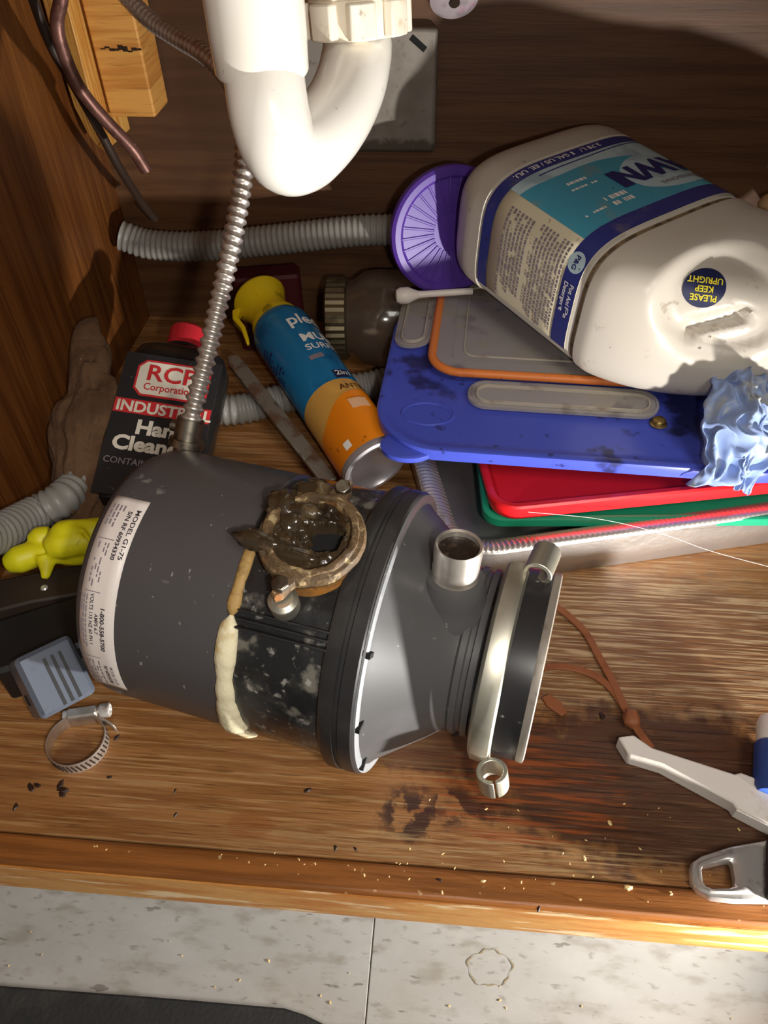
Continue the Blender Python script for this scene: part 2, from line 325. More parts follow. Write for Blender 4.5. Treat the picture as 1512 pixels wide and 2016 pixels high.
def text_mb(body, size, fn, bold=0., align='LEFT', shear=0., sx=1.):
    c = bpy.data.curves.new('t', 'FONT'); c.body = body; c.size = size; c.align_x = align; c.offset = bold*size; c.resolution_u = 3; c.shear = shear
    o = bpy.data.objects.new('t', c); COL.objects.link(o); bpy.context.view_layer.update()
    e = o.evaluated_get(bpy.context.evaluated_depsgraph_get()); me = e.to_mesh()
    mb = MB().add([fn(v.co.x*sx, v.co.y) for v in me.vertices], [tuple(p.vertices) for p in me.polygons])
    e.to_mesh_clear(); bpy.data.objects.remove(o); bpy.data.curves.remove(c); return mb
def dashes(fn, u0, u1, v0, v1, rows, rnd, fill=.85, hgt=.45):
    """unreadable small print: rows of broken strokes"""
    mb = MB(); dv = (v1-v0)/rows
    for i in range(rows):
        v = v0+dv*i; u = u0; end = u0+(u1-u0)*rnd.uniform(.75, 1)
        while u < end:
            w = rnd.uniform(.0012, .0045)
            if rnd.random() < fill: mb.add([fn(u, v), fn(u+w, v), fn(u+w, v+dv*hgt), fn(u, v+dv*hgt)], [(0, 1, 2, 3)])
            u += w+.0009
    return mb
def nz(p, sc, seed=0): return mnoise.noise(V((p[0]*sc+seed, p[1]*sc+seed*1.7, p[2]*sc-seed)))
def blob(name, m, M, rad, seed, amp=.25, sc=3., sub=4, parent=None, ridg=False, pinch=None):
    b = bmesh.new(); bmesh.ops.create_icosphere(b, subdivisions=sub, radius=1)
    for v in b.verts:
        q = v.co.copy(); d = nz(q, sc, seed)+.5*nz(q, sc*2.1, seed+3)
        if ridg: d = .6-abs(nz(q, sc, seed))*2.2-.8*abs(nz(q, sc*2, seed+5))
        k = 1+amp*d
        if pinch: k *= pinch(q)
        v.co = M @ V((q.x*rad[0]*k, q.y*rad[1]*k, q.z*rad[2]*k))
    me = bpy.data.meshes.new(name); b.to_mesh(me); b.free(); me.materials.append(MATS[m])
    me.polygons.foreach_set('use_smooth', [True]*len(me.polygons))
    o = bpy.data.objects.new(name, me); COL.objects.link(o)
    if parent is not None: o.parent = parent
    return o
I4 = Matrix.Identity(4)

# ================================================================== setting
XL, YB, XR, ZT = -.373, .655, .56, .70
KZ = -.12
o = struct(MB().box((XL, .02, -.018), (XR, YB, 0)).build('floor', 'floor_wood'))
fr = struct(MB().box((XL, .0, -.04), (XR, .0195, .0005)).build('trim_1', 'rail_wood', bev=.003, seg=3))
MB().box((XL, -.0012, -.0395), (XR, -.0001, -.003)).build('front_edge', 'rail_edge', fr)
struct(MB().box((XL-.018, 0, -.12), (XL, YB, ZT)).build('wall_left', 'wall_wood'))
struct(MB().box((XR, 0, -.12), (XR+.018, YB, ZT)).build('wall_right', 'wall_wood'))
struct(MB().box((XL-.018, YB, -.02), (XR+.018, YB+.018, ZT)).build('wall_back', 'back_wood'))
struct(MB().box((XL-.018, -.03, ZT), (XR+.018, YB+.018, ZT+.03)).build('ceiling', 'wall_wood'))
struct(MB().box((XL, .07, KZ), (XR, .085, -.04)).build('trim_2', 'wall_wood'))

kf = struct(MB().box((-1.2, -1.2, KZ-.02), (1.2, .085, KZ-.003)).build('floor_kitchen', 'vinyl_stain'))
tb = MB().box((-.1522, -.1522, -.003), (.1522, .1522, 0)); t0 = None
for i in range(-2, 3):
    for j in range(2):
        if t0 is None: t0 = tb.build('tile', 'vinyl', kf, bev=.0006); q = t0
        else: q = t0.copy(); COL.objects.link(q); q.parent = kf
        q.location = (-.035+.1525+.305*i, -.07-.305*j, KZ); q.rotation_euler.z = (i*2+j) % 2*pi
# ring stain of a cup on the kitchen tile
c0 = az(965, 1905, KZ+.0004)
tag(MB().grid(lambda a, b: c0+V((cos(a*2*pi), sin(a*2*pi)*.85, 0))*(.0145+.0012*sin(a*2*pi*2+1)+.0009*sin(a*2*pi*5)+.0005*sin(a*2*pi*11)+(b-.5)*(.0008+.0006*sin(a*2*pi*7))), 90, 1).build('ring_stain', 'vinyl_stain', smooth=0), 'faint brown ring stain on the pale floor tile', 'stain')
mp = [az(x, y, KZ+.006) for x, y in ((-260, 1918), (0, 1940), (300, 1962), (560, 1984), (600, 1997), (650, 2022), (1100, 2024), (1700, 2075))]
ol = [(p.x, p.y) for p in mp]+[(.5, -.75), (-.7, -.75)]
tag(MB().prism(ol, KZ+.0002, KZ+.006).build('floor_mat', 'black_rubber', bev=.0015), 'black rubber floor mat at the foot of the cabinet', 'mat')

# rough pine corner post with a cracked block
po = thing('corner_post', 'rough light pine corner post with a cracked block at the back', 'post', Matrix.Translation((XL+.0305, YB-.035, .2)))
b = MB(); zs = [0.022, .034, .06, .10, .30]
b.rings([[V((-.027+(.016-k*.016), -.022, z)), V((.0+k*.0, -.034, z)), V((.004, .03, z)), V((-.027+(.016-k*.016), .03, z))] for z, k in zip(zs, (0, .5, .9, 1, 1))])
b.build('post_board', 'pine_side', po, bev=.0015)
b = MB().box((.0045, -.014, .048), (.050, .03, .3)); b.build('block', 'pine', po, bev=.002)
b = MB()
for k in range(9):
    x = .012+k*.0042; z = .1065+.0012*sin(k*1.9)-(.001 if k > 5 else 0); h = (.0006, .0012, .0018, .0014, .0036, .004, .001, .0022, .0012)[k]
    b.box((x, -.0148, z-h/2), (x+.0044, -.0138, z+h/2))
b.build('crack', 'crack_dark', po, smooth=0)

# ================================================================== drain trap
lp = ad(515, 130, .39); rp = ad(703, 110, .455)
hv = V((rp.x-lp.x, rp.y-lp.y, 0)); rad_u = hv.length/2; hd = hv.normalized(); mid = V((lp.x, lp.y, 0))+hv/2
zc = .3785
tr = thing('drain_trap', 'glossy white plastic sink drain trap hanging from the sink', 'drain trap', Matrix.Translation((lp.x, lp.y, zc)))
off = -V((lp.x, lp.y, zc))
U = [V((lp.x, lp.y, z)) for z in (.43, .415, .40)]+catmull([ad(x, y, d) for x, y, d in ((517, 130, .39), (525, 190, .391), (533, 236, .393), (548, 281, .397), (567, 303, .402), (589, 301, .408), (611, 287, .415), (646, 250, .428), (673, 207, .439), (692, 160, .447), (702, 112, .454), (704, 90, .457))], 5)
MB().tube([p+off for p in U], .0205, 40).build('bend', 'pvc', tr)
MB().lathe([(.0204, .3815), (.0228, .3817), (.0238, .3835), (.0243, .40), (.0246, .56), (.0246, ZT), (.02, ZT)], 48, Matrix.Translation(V((lp.x, lp.y, 0))+off)).build('tailpiece', 'pvc', tr)
nutM = frame(V((rp.x, rp.y, .3805))+off, (1, 0, 0), z=(-.05, .12, 1))
nut = MB().lathe([(.0206, -.001), (.0255, -.001), (.0268, .001), (.0272, .016), (.0262, .018), (.0268, .0185), (.029, .0195), (.030, .0215), (.029, .024), (.024, .025), (.0207, .025)], 56, nutM).build('slip_nut', 'pvc_nut', tr)
for k in range(8):
    a = 2*pi*k/8+.25
    MB().prism([(.026, -.0085), (.0318, -.0072), (.0328, 0.0), (.0318, .0072), (.026, .0085)], -.0005, .0175, nutM @ Matrix.Rotation(a, 4, 'Z')).build('lug', 'pvc_nut', nut, bev=.0012)
wa = [nutM @ V((0, 0, z)) for z in (.02, .05, .075)]; wa = wa+[wa[-1]+V((.004, .012, .020)), wa[-1]+V((.006, .045, .034)), wa[-1]+V((.006, YB-rp.y-.004, .036))]
MB().tube(catmull(wa, 6), .0195, 32).build('waste_arm', 'pvc', tr)

# ================================================================== back wall fittings
pc = ay(742, 195, .626)
jb = thing('junction_box', 'grey metal box with a dark slot on the back wall behind the trap', 'junction box', Matrix.Translation((pc.x-.012, YB, pc.z)))
MB().box((-.072, -.014, -.055), (.068, 0, .055)).build('cover', 'plate_grey', jb, bev=.004, seg=3)
sm = Matrix.Translation((.050, -.0142, .043)) @ Matrix.Rotation(radians(38), 4, 'Y')
MB().box((-.0085, -.0006, -.0028), (.0085, .0006, .0028), sm).build('slot', 'cavity_black', jb, bev=.001)
vc = ad(893, -18, .66)
va = thing('shutoff_valve', 'paint-flecked round valve knob at the top of the back wall', 'valve', frame(vc, (1, 0, 0), z=(.1, -.75, -.5)))
MB().lathe([(.0, .012), (.014, .0115), (.021, .008), (.0235, 0), (.021, -.01), (.012, -.014)], 40).build('knob', 'valve_paint', va)
MB().lathe([(.0, .0136), (.0045, .0132), (.005, .010)], 24).build('centre_screw', 'crack_dark', va)
MB().lathe([(.011, -.013), (.011, -.055), (.015, -.055), (.015, -.07)], 24).build('stem', 'valve_paint', va)
# copper tube and dark cable along the left wall
cp = [ay(128, -160, .47), ay(122, -60, .47), ay(120, 0, .47), ay(112, 45, .47), ay(122, 95, .47), ay(150, 162, .47), ay(180, 205, .475), ay(220, 250, .48), ay(260, 292, .485), ay(288, 335, .49)]
P, _ = resample(catmull(cp), .004)
tag(MB().tube(P, .0052, 14).build('copper_tube', 'copper'), 'tarnished copper tube curving down with its cut end free', 'tube')
cp = [ay(20, -160, .485), ay(45, -60, .49), ay(66, 0, .495), ay(84, 50, .50), ay(108, 105, .505), ay(150, 175, .515), ay(195, 255, .525), ay(235, 330, .54), ay(280, 400, .575), ay(305, 430, .60)]
P, _ = resample(catmull(cp), .005)
tag(MB().tube(P, .0040, 12).build('cable', 'dark_cable'), 'thin dark cable hanging behind the copper tube', 'cable')
# flexible conduit from the back to the disposal motor
AX = V((-.2063, .1742, 0)); ANG = radians(-12.96); RC = .0915
DM = Matrix.Translation(AX) @ Matrix.Rotation(ANG, 4, 'Z')
def S(sx, phi, R): a = radians(phi); return V((sx, -R*sin(a), RC+R*cos(a)))
ce = DM @ S(.052, -52, .100)
cd_ = thing('metal_conduit', 'corrugated silver conduit running down from behind the trap to the disposal', 'conduit', Matrix.Translation(ce))
pts = [ad(200, -60, .68), ad(285, 30, .655), ad(345, 72, .63), ad(410, 112, .60), ad(455, 165, .58), ad(478, 235, .565), ad(481, 310, .555), ad(471, 400, .552), ad(452, 500, .55), ad(430, 600, .55), ad(405, 710, .55), ad(382, 800, .552), ad(374, 842, .556)]
corrugated([p-ce for p in pts], .0077, .0024, .0069, 1.3, 18, 6).build('sleeve', 'steel', cd_, smooth=60)
e0 = ad(374, 835, .556)-ce; ed = (ad(374, 842, .556)-ad(382, 800, .552)).normalized()
cm = frame(e0, (1, 0, 0), z=ed)
MB().lathe([(.0078, -.004), (.0098, -.004), (.0098, .011), (.0125, .0115), (.0125, .017), (.0085, .0175), (.0085, .032)], 24, cm, (True, True)).build('connector', 'dull_steel', cd_)
MB().lathe([(0, .004), (.0042, .003), (.0042, -.004)], 16, cm @ Matrix.Translation((-.0115, -.004, .005)) @ Matrix.Rotation(radians(-90), 4, 'Y')).build('clamp_screw', 'dull_steel', cd_)

# ================================================================== hoses
hp = [V((XL+.012, .612, .125)), ay(300, 482, .612), ay(400, 485, .612), ay(560, 470, .612), ay(700, 455, .612), ay(800, 452, .612), ay(905, 446, .612)]
ho = corrugated(hp, .0162, .0016, .0062, 1., 22, 6).build('ribbed_hose', 'hose_grey', smooth=60)
tag(ho, 'grey ribbed hose running high along the back wall', 'hose')
hp = [V((-.352, .10, .018)), V((-.352, .15, .024)), ax(-60, 1090, -.352), ax(0, 1050, -.350), ax(70, 1012, -.345), az(122, 983, .042), az(168, 940, .032), az(215, 888, .022), az(290, 818, .0175), az(380, 803, .0175), az(470, 806, .017), az(600, 775, .017), az(740, 758, .017), az(860, 720, .017)]
ho = corrugated(hp, .0162, .002, .0068, 1., 22, 6).build('ribbed_hose', 'hose_grey', smooth=60)
tag(ho, 'grey ribbed hose on the cabinet floor behind the black bottle and spray can', 'hose')

# ================================================================== garbage disposal
gd = thing('garbage_disposal', 'dark grey garbage disposal lying on its side on the cabinet floor', 'garbage disposal', DM)
LX = frame((0, 0, RC), (0, 0, 1), z=(1, 0, 0))       # lathe axis along the unit, angle 0 up, growing towards the front
mo = MB().lathe([(0, -.003), (.05, -.0025), (.074, .001), (.082, .005), (.0855, .011), (.0865, .02), (.0868, .104), (.084, .1055), (.08, .1055)], 96, LX).build('motor_housing', 'motor_plastic', gd)
lab = MB().grid(lambda a, b: S(.0115+b*.0235, 9+a*89, .0871-.0003*0), 40, 3).build('rating_label', 'sticker', gd, solid=.0003)
def onmot(u, v): return S(.0115+v, 11+u/.0871*180/pi, .08745)
def prt(body, size, u, v, m='ink_dark', bold=.01, sx=1.): text_mb(body, size, lambda x, y: onmot(u+x, v+y), bold, sx=sx).build('lettering', m, lab, smooth=0)
prt('MODEL G1-75', .0042, .004, .0185, bold=.02, sx=1.25); prt('S/N RF 60934330', .0038, .006, .0137, bold=.03, sx=1.15)
prt('1-800-558-5700', .0040, .066, .0140, bold=.03, sx=1.15); prt('VOLTS 115 HZ 60 PH 1', .0034, .059, .0065, bold=.02)
prt('AMPS 6.7', .0034, .071, .0102, bold=.02); prt('MODEL G1-75', .003, .108, .0175, 'ink_grey', .02); prt('RF 60934330', .0034, .108, .0135, 'ink_dark', .03)
rr = random.Random(3)
pr = MB()
for (u0_, u1_, v0_, v1_, n) in ((.003, .02, .002, .012, 4), (.028, .055, .0035, .0115, 4), (.06, .098, .0005, .0055, 3), (.105, .128, .002, .012, 5)):
    d_ = dashes(onmot, u0_, u1_, v0_, v1_, n, rr); pr.add(d_.v, d_.f)
for u_ in (.0255, .0575, .102): pr.add([onmot(u_, .002), onmot(u_+.0005, .002), onmot(u_+.0005, .0125), onmot(u_, .0125)], [(0, 1, 2, 3)])
pr.build('small_print', 'ink_grey', lab, smooth=0)
MB().lathe([(.080, .1055), (.0858, .1085), (.0866, .111), (.0872, .169), (.08, .169)], 96, LX).build('grind_chamber', 'body_black', gd)
# squeezed-out sealant along the seam
def bead(p0, p1, w, m, seed, n=70):
    mb = MB(); rs = []
    for i in range(n+1):
        ph = p0+(p1-p0)*i/n; k = w*(1+.35*nz((i*.11, seed, 0), 1.0, seed)); k *= min(1, (i+.6)/4, (n-i+.6)/4)*(1+.7*max(0, 1-((ph-94)/12)**2)*(p1 > 60))*(1+.05*nz((i*.5, 0, seed), 1, 2))
        rs.append([S(.1075+cos(a)*k*1.1, ph, .0862+sin(a)*k*.75) for a in [2*pi*j/10 for j in range(10)]])
    mb.rings(rs); return mb.build('sealant_bead', m, gd, smooth=60)
bead(44, 128, .0052, 'sealant', 2); bead(14, 45, .0036, 'sealant_old', 6, 40)
for k, ph in enumerate((41.5, 44.6, 47.8)):
    MB().rings([[S(.1125, ph-.55, .086), S(.1125, ph-.4, .0912), S(.1125, ph+.4, .0912), S(.1125, ph+.55, .086)], [S(.168, ph-.55, .086), S(.168, ph-.4, .0912), S(.168, ph+.4, .0912), S(.168, ph+.55, .086)]]).build('rib', 'rubber_black', gd, bev=.0004)
MB().lathe([(.084, .166), (.0905, .1665), (.0922, .169), (.0922, .1755), (.0905, .1762), (.0905, .1782), (.092, .179), (.0918, .1865), (.089, .189), (.084, .189)], 96, LX).build('flange_ring', 'flange_black', gd)
MB().lathe([(.0905, .1872), (.0905, .1890), (.0875, .1900), (.0848, .1896), (.082, .1885)], 96, LX).build('flange_lip', 'aluminium', gd)
for ph in (46, 76, 106): MB().box((-.0015, -.004, -.001), (.0015, .004, .0016), frame(S(.190, ph, .0862), (0, -cos(radians(ph)), -sin(radians(ph))), z=(1, 0, 0))).build('retaining_clip', 'cavity_black', gd)
MB().lathe([(.0855, .1885), (.0845, .1898), (.0825, .1912), (.0600, .2205), (.0545, .2270), (.0518, .232), (.0535, .2335), (.0535, .237), (.0512, .2378), (.0512, .2405), (.0535, .2412), (.0535, .2450), (.0508, .2458), (.0508, .262)], 80, LX).build('rubber_neck', 'cone_grey', gd)
MB().lathe([(.054, .252), (.0585, .255), (.0592, .266), (.0588, .2795), (.057, .2805), (.0535, .2795), (.051, .275), (.051, .262)], 80, LX).build('end_collar', 'rubber_black', gd)
MB().lathe([(.0589, .2765), (.0594, .2775), (.0592, .2808), (.057, .2815), (.0555, .2806)], 80, LX).build('collar_rim', 'plate_grey', gd)
MB().lathe([(0, .262), (.0515, .262)], 64, LX).build('throat', 'cavity_black', gd)
# split mounting clamp with curled ends
cl = MB(); a0, a1, n = -26, 118, 60; rs = []
for i in range(n+1):
    ph = a0+(a1-a0)*i/n
    rs.append([S(x, ph, R) for x, R in ((.2475, .0585), (.2480, .0618), (.2500, .0648), (.2570, .0654), (.2605, .0640), (.2618, .0600), (.2600, .0596), (.2585, .0622), (.2510, .0628), (.2495, .0600))])
cl = cl.rings(rs).build('mounting_clamp', 'zinc', gd)
DI = DM.inverted()
def loc(v): return DI @ V(v)
def dirl(v): return (DI.to_3x3() @ V(v)).normalized()
def curl(px, py, D, axis, R, L, gap, start):
    c = loc(ad(px, py, D)); M = frame(c, dirl(rt), z=dirl(axis)); rs = []; n = 26
    for i in range(n+1):
        a = radians(start)+(2*pi-radians(gap))*i/n; ri, ro = R-.0028, R
        rs.append([M @ V((ri*cos(a), ri*sin(a), 0)), M @ V((ro*cos(a), ro*sin(a), 0)), M @ V((ro*cos(a), ro*sin(a), L)), M @ V((ri*cos(a), ri*sin(a), L))])
    MB().rings(rs).build('curled_end', 'zinc', cl, bev=.0005)
curl(1058, 1131, .453, rt*.42+up*.62+fw*.66, .0086, .021, 75, 165)
curl(968, 1517, .449, rt*.14-up*.62+fw*.5, .0092, .015, 10, 90)
# dishwasher inlet
bi = S(.2215, 4, .050); ti = S(.2225, -1, .0925); zi = (ti-bi).normalized(); Li = (ti-bi).length
IM = frame(bi, (1, 0, 0), z=zi)
inl = MB().lathe([(.0132, .006), (.0132, .018), (.0139, .020), (.0132, .022), (.0139, .025), (.0134, .027), (.0139, Li-.003), (.0132, Li), (.0118, Li-.001), (.0115, Li-.005)], 40, IM).build('inlet_pipe', 'steel', gd)
MB().lathe([(0, Li-.0035), (.006, Li-.003), (.0117, Li-.004)], 24, IM).build('clogged_mouth', 'muck', inl)
MB().lathe([(.0138, .020), (.0168, .0188), (.0186, .015), (.0196, .008), (.0206, .003), (.0225, -.002), (.0235, -.006)], 40, IM).build('inlet_boot', 'cone_grey', gd)
# rusted drain outlet
OC = S(.143, 12, .082); OZ = V((0.03, -sin(radians(12)), cos(radians(12)))).normalized(); OM = frame(OC, (1, 0, 0), z=OZ)
MB().lathe([(.03, -.012), (.0285, .006), (.0275, .016), (.020, .016)], 48, OM).build('outlet_stub', 'rust_orange', gd)
def outl(a):
    r_ = .0305; 
    for la in (78, -98):
        d_ = (a-la+180) % 360-180; r_ = max(r_, .0425*math.exp(-(d_/17.)**2))
    return r_+.0010*nz((cos(radians(a)), sin(radians(a)), 0), 4, 3)
n = 96; rs = []
for k, h in ((.99, .013), (1, .0145), (1, .018), (.97, .0193)):
    rs.append([OM @ V((outl(360*i/n)*k*cos(2*pi*i/n), outl(360*i/n)*k*sin(2*pi*i/n), h)) for i in range(n)])
pl = MB().rings(rs, False, False); rs2 = [rs[-1]]
for rr_, h in ((.0272, .0200), (.0266, .0222), (.0250, .0228), (.0232, .0224), (.0222, .0190), (.0215, .0120)):
    rs2.append([OM @ V(((rr_*(1+.04*nz((cos(2*pi*i/n), sin(2*pi*i/n), h*99), 3, 9)))*cos(2*pi*i/n), rr_*(1+.05*nz((cos(2*pi*i/n), sin(2*pi*i/n), h*99), 3, 2))*sin(2*pi*i/n), h+.0007*nz((cos(2*pi*i/n)*3, sin(2*pi*i/n)*3, rr_*80), 2, 4))) for i in range(n)])
pl.rings(rs2, False, False); pl.build('outlet_flange', 'rust', gd, smooth=50)
rs = []
for i in range(26):
    r_ = .0225*i/25; row = []
    for j in range(72):
        a = 2*pi*j/72; x, y = r_*cos(a), r_*sin(a); d = sqrt(((x-.0065)/.0125)**2+((y-.001)/.0105)**2)+.5*nz((x*120, y*120, 0), 1, 5)
        k = max(0, min(1, (d-.75)/.22)); k = k*k*(3-2*k)
        row.append(OM @ V((x, y, .0065+k*(.0115+.0025*nz((x*150, y*150, 1), 1, 7)+.0012*nz((x*400, y*400, 1), 1, 8)))))
    rs.append(row)
MB().rings(rs, False, False).build('clogged_bore', 'sludge', gd, smooth=60)
MB().lathe([(0, .0085), (.0135, .0085)], 32, OM @ Matrix.Translation((.0065, .001, 0))).build('bore_hole', 'cavity_black', gd)
for x, y, z, r3, sd in ((-.014, .008, .0165, (.008, .009, .005), 1), (-.006, -.014, .0170, (.015, .005, .0045), 4), (-.026, -.012, .0205, (.015, .0060, .0045), 8), (-.008, .014, .0200, (.011, .005, .004), 5), (-.022, .016, .0185, (.010, .010, .005), 15), (-.008, .030, .017, (.012, .008, .004), 25)):
    blob('sludge_lump', 'sludge', OM @ Matrix.Translation((x, y, z)), r3, sd, .35, 1.6, 3, gd)
for la in (78, -98):
    p = Matrix.Translation((.0345*cos(radians(la)), .0345*sin(radians(la)), .0185)); hx = [(.0052*cos(pi/3*k), .0052*sin(pi/3*k)) for k in range(6)]
    MB().prism(hx, 0, .0042, OM @ p).build('bolt', 'dull_steel', gd, bev=.0008)
MB().lathe([(.007, -.004), (.0085, 0), (.0085, .008), (.006, .010)], 24, OM @ Matrix.Translation((-.004, -.0375, .001)), (True, True)).build('spacer_nut', 'zinc', gd)

# ================================================================== black hand cleaner bottle
eh = rt*.975-up*.16+fw*.03; eu = up*.93+rt*.12+fw*.33
top = ad(362, 700, .745); H = .165
M0 = frame(top, eh, z=eu); M0 = frame(top, M0.to_3x3().col[0], z=eu); base = top-M0.to_3x3().col[2]*H
BM = frame(base, eh, z=eu)
bt = thing('cleaner_bottle', 'black hand cleaner bottle with a red cap leaning behind the disposal', 'bottle', BM)
b = MB(); rs = []
for w, d, z in ((.078, .036, 0), (.088, .05, .004), (.092, .054, .012), (.094, .054, .135), (.092, .053, .150), (.082, .048, .161), (.05, .038, .166), (.036, .034, .168), (.034, .034, .171)):
    r_ = min(w, d)*.42; rs.append([V((x, y, z)) for x, y in rrect(w, d, r_, 6)])
b.rings(rs).build('body', 'bottle_black', bt)
rs = [[V((x, y, z)) for x, y in rrect(.036, .036, .0175, 8)] for z in (.1705, .173, .190)]+[[V((x, y, .193)) for x, y in rrect(.031, .031, .015, 8)]]
MB().rings(rs).build('cap', 'red_cap', bt)
yf = -.0272
pn = MB().box((-.0435, yf-.0004, .006), (.044, yf+.002, .146)).build('label_panel', 'bottle_panel', bt)
def oct_(w, h, c, cx, cz): return [(cx-w/2+c, cz-h/2), (cx+w/2-c, cz-h/2), (cx+w/2, cz-h/2+c), (cx+w/2, cz+h/2-c), (cx+w/2-c, cz+h/2), (cx-w/2+c, cz+h/2), (cx-w/2, cz+h/2-c), (cx-w/2, cz-h/2+c)]
FM = frame((0, yf-.0005, 0), (1, 0, 0), z=(0, -1, 0))       # drawing plane: u right, v up, w out
MB().prism(oct_(.067, .037, .007, .003, .1215), 0, .0003, FM).build('badge_border', 'ink_red', bt, smooth=0)
MB().prism(oct_(.063, .033, .006, .003, .1215), .0003, .0006, FM).build('badge', 'label_white', bt, smooth=0)
MB().prism([(-.043, .0845), (.0435, .0845), (.0435, .0985), (-.043, .0985)], 0, .0003, FM).build('red_stripe', 'ink_red', bt, smooth=0)
def flat(body, size, u, v, m, bold=.02, sx=1., shear=0., al='LEFT'): text_mb(body, size, lambda x, y: FM @ V((u+x, v+y, .0009)), bold, al, shear, sx).build('lettering', m, bt, smooth=0)
flat('RCP', .0225, -.0215, .1195, 'ink_red', .02, 1.12); flat('Corporation', .0098, -.0215, .1095, 'ink_red', .015, .92)
flat('INDUSTRIAL', .0145, -.041, .0862, 'label_white', .03, 1.06); flat('Hand', .019, -.019, .0655, 'label_white', .04, 1.1); flat('Cleaner', .019, -.036, .049, 'label_white', .04, 1.1)
flat('CONTAINS', .0085, -.040, .035, 'ink_grey', .01, 1.0)

# ================================================================== brown rag
a_, c_ = V((-.342, .445, .092)), V((-.320, .285, .024)); zax = (a_-c_).normalized()
RM = frame((a_+c_)/2, V((1, -.2, .1)), z=zax)
o = blob('rag', 'rag_brown', Matrix.Identity(4), (.030, .020, .092), 11, .35, 1.7, 5, pinch=lambda q: 1+.18*sin(q.z*7+1)); o.matrix_world = RM
tag(o, 'dirty brown rag bunched up between the left wall and black bottle', 'rag')

# ================================================================== spray can
cb, ct = ad(740, 918, .70), ad(546, 640, .80)
CM = frame(cb, (CAM-cb), z=(ct-cb)); LC = (ct-cb).length; RK = .0318
sc_ = thing('spray_can', 'blue and orange aerosol cleaner can with a yellow sprayer, lying tilted', 'spray can', CM)
MB().lathe([(.0300, .002), (RK, .006), (RK, LC-.016), (.0308, LC-.010), (.027, LC-.002), (.0255, LC)], 64).build('body', 'can_blue', sc_)
MB().lathe([(0, .011), (.010, .0095), (.020, .0055), (.0262, .0015), (.0282, -.0015), (.0305, -.0022), (.0322, -.0006), (.0324, .003), (.0318, .0062)], 64).build('base_dome', 'can_metal', sc_)
cap = MB().lathe([(.0272, LC-.004), (.0262, LC+.004), (.0225, LC+.012), (.0215, LC+.022), (.0235, LC+.032), (.0278, LC+.040), (.0292, LC+.044), (.0280, LC+.047), (.024, LC+.0475), (.021, LC+.043), (0, LC+.042)], 48).build('sprayer', 'cap_yellow', sc_)
TM = Matrix.Rotation(radians(-72), 4, 'Z')
b = MB(); rs = []
for x, z, w, d in ((.020, LC+.040, .011, .010), (.029, LC+.038, .011, .010), (.0345, LC+.028, .009, .006), (.033, LC+.012, .008, .005), (.036, LC-.004, .007, .004), (.0375, LC-.010, .004, .003)):
    rs.append([TM @ V((x+px_*d/2, py_*w/2, z)) for px_, py_ in ((-1, -1), (1, -1), (1, 1), (-1, 1))])
b.rings(rs).build('trigger', 'cap_yellow', sc_, bev=.0012)
def oncan(th, z, e=.0004): return V(((RK+e)*cos(th), (RK+e)*sin(th), z))
gold = lambda th: .0800+.006*cos(th-.3)
oran = lambda th: .0600+.014*math.tanh((th+.15)*1.6)-.004
MB().grid(lambda a, b: (lambda th: oncan(th, .0062+b*(gold(th)-.0062), .0003))(a*2*pi-pi), 72, 6).build('gold_band', 'can_gold', sc_)
MB().grid(lambda a, b: (lambda th: oncan(th, .0062+b*(oran(th)-.0062), .0006))(a*2*pi-pi), 72, 6).build('orange_band', 'can_orange', sc_)
def cant(body, size, th0, z0, m, bold=.03, sx=1., e=.0010): text_mb(body, size, lambda x, y: oncan(th0+x/RK, z0+y, e), bold, sx=sx).build('lettering', m, sc_, smooth=0)
cant('pledge', .021, .28, LC-.040, 'ink_white', .02, 1.05); cant('MULTI', .0155, .34, LC-.066, 'ink_white', .025, 1.15); cant('SURFACE', .0115, .30, LC-.079, 'ink_white', .015, 1.1)
cant('2in1', .009, .62, .0905, 'ink_white', .015, 1.2); cant('ANTIBACTERIAL', .0095, .44, .0715, 'ink_brown', .02, 1.1)
MB().grid(lambda a, b: oncan(.22+a*.45, LC-.092+b*.006, .0007), 8, 1).build('grey_strip', 'ink_grey', sc_, smooth=0)
MB().grid(lambda a, b: oncan(.57+a*.5, .0870+b*.011, .0007), 8, 1).build('navy_oval', 'ink_navy', sc_, smooth=0)
MB().grid(lambda a, b: oncan(.42+a*.62, .046+b*.012, .0009), 10, 1).build('pale_panel', 'ink_pale', sc_, smooth=0)
MB().grid(lambda a, b: oncan(-.42+a*.22, .012+b*.008, .0009), 4, 1).build('white_patch', 'ink_white', sc_, smooth=0)
dashes(lambda u, v: oncan(-1.35+u/RK, LC-.085+v, .0007), 0, .02, 0, .05, 9, random.Random(5)).build('small_print', 'ink_blue', sc_, smooth=0)
MB().lathe([(.0, .0120), (.008, .0110), (.014, .0092)], 20, Matrix.Translation((0, .006, .0)), a0=.3, a1=2.6).build('base_sticker', 'ink_white', sc_)

# ================================================================== steel bar
p0, p1 = az(452, 700, .062), az(650, 950, .012)
BX = frame((p0+p1)/2, (p0-p1), y=(V((.8, .55, .05))))
L2 = (p0-p1).length/2
o = MB()
o.prism([(-L2, -.0075), (L2-.012, -.0075), (L2-.002, -.004), (L2, .001), (L2-.006, .0065), (L2-.02, .0075), (-L2, .0075)], -.0028, .0028)
o = o.build('steel_bar', 'bar_steel', bev=.0008); o.matrix_world = BX
tag(o, 'rusty flat steel bar lying along the left of the spray can', 'bar')

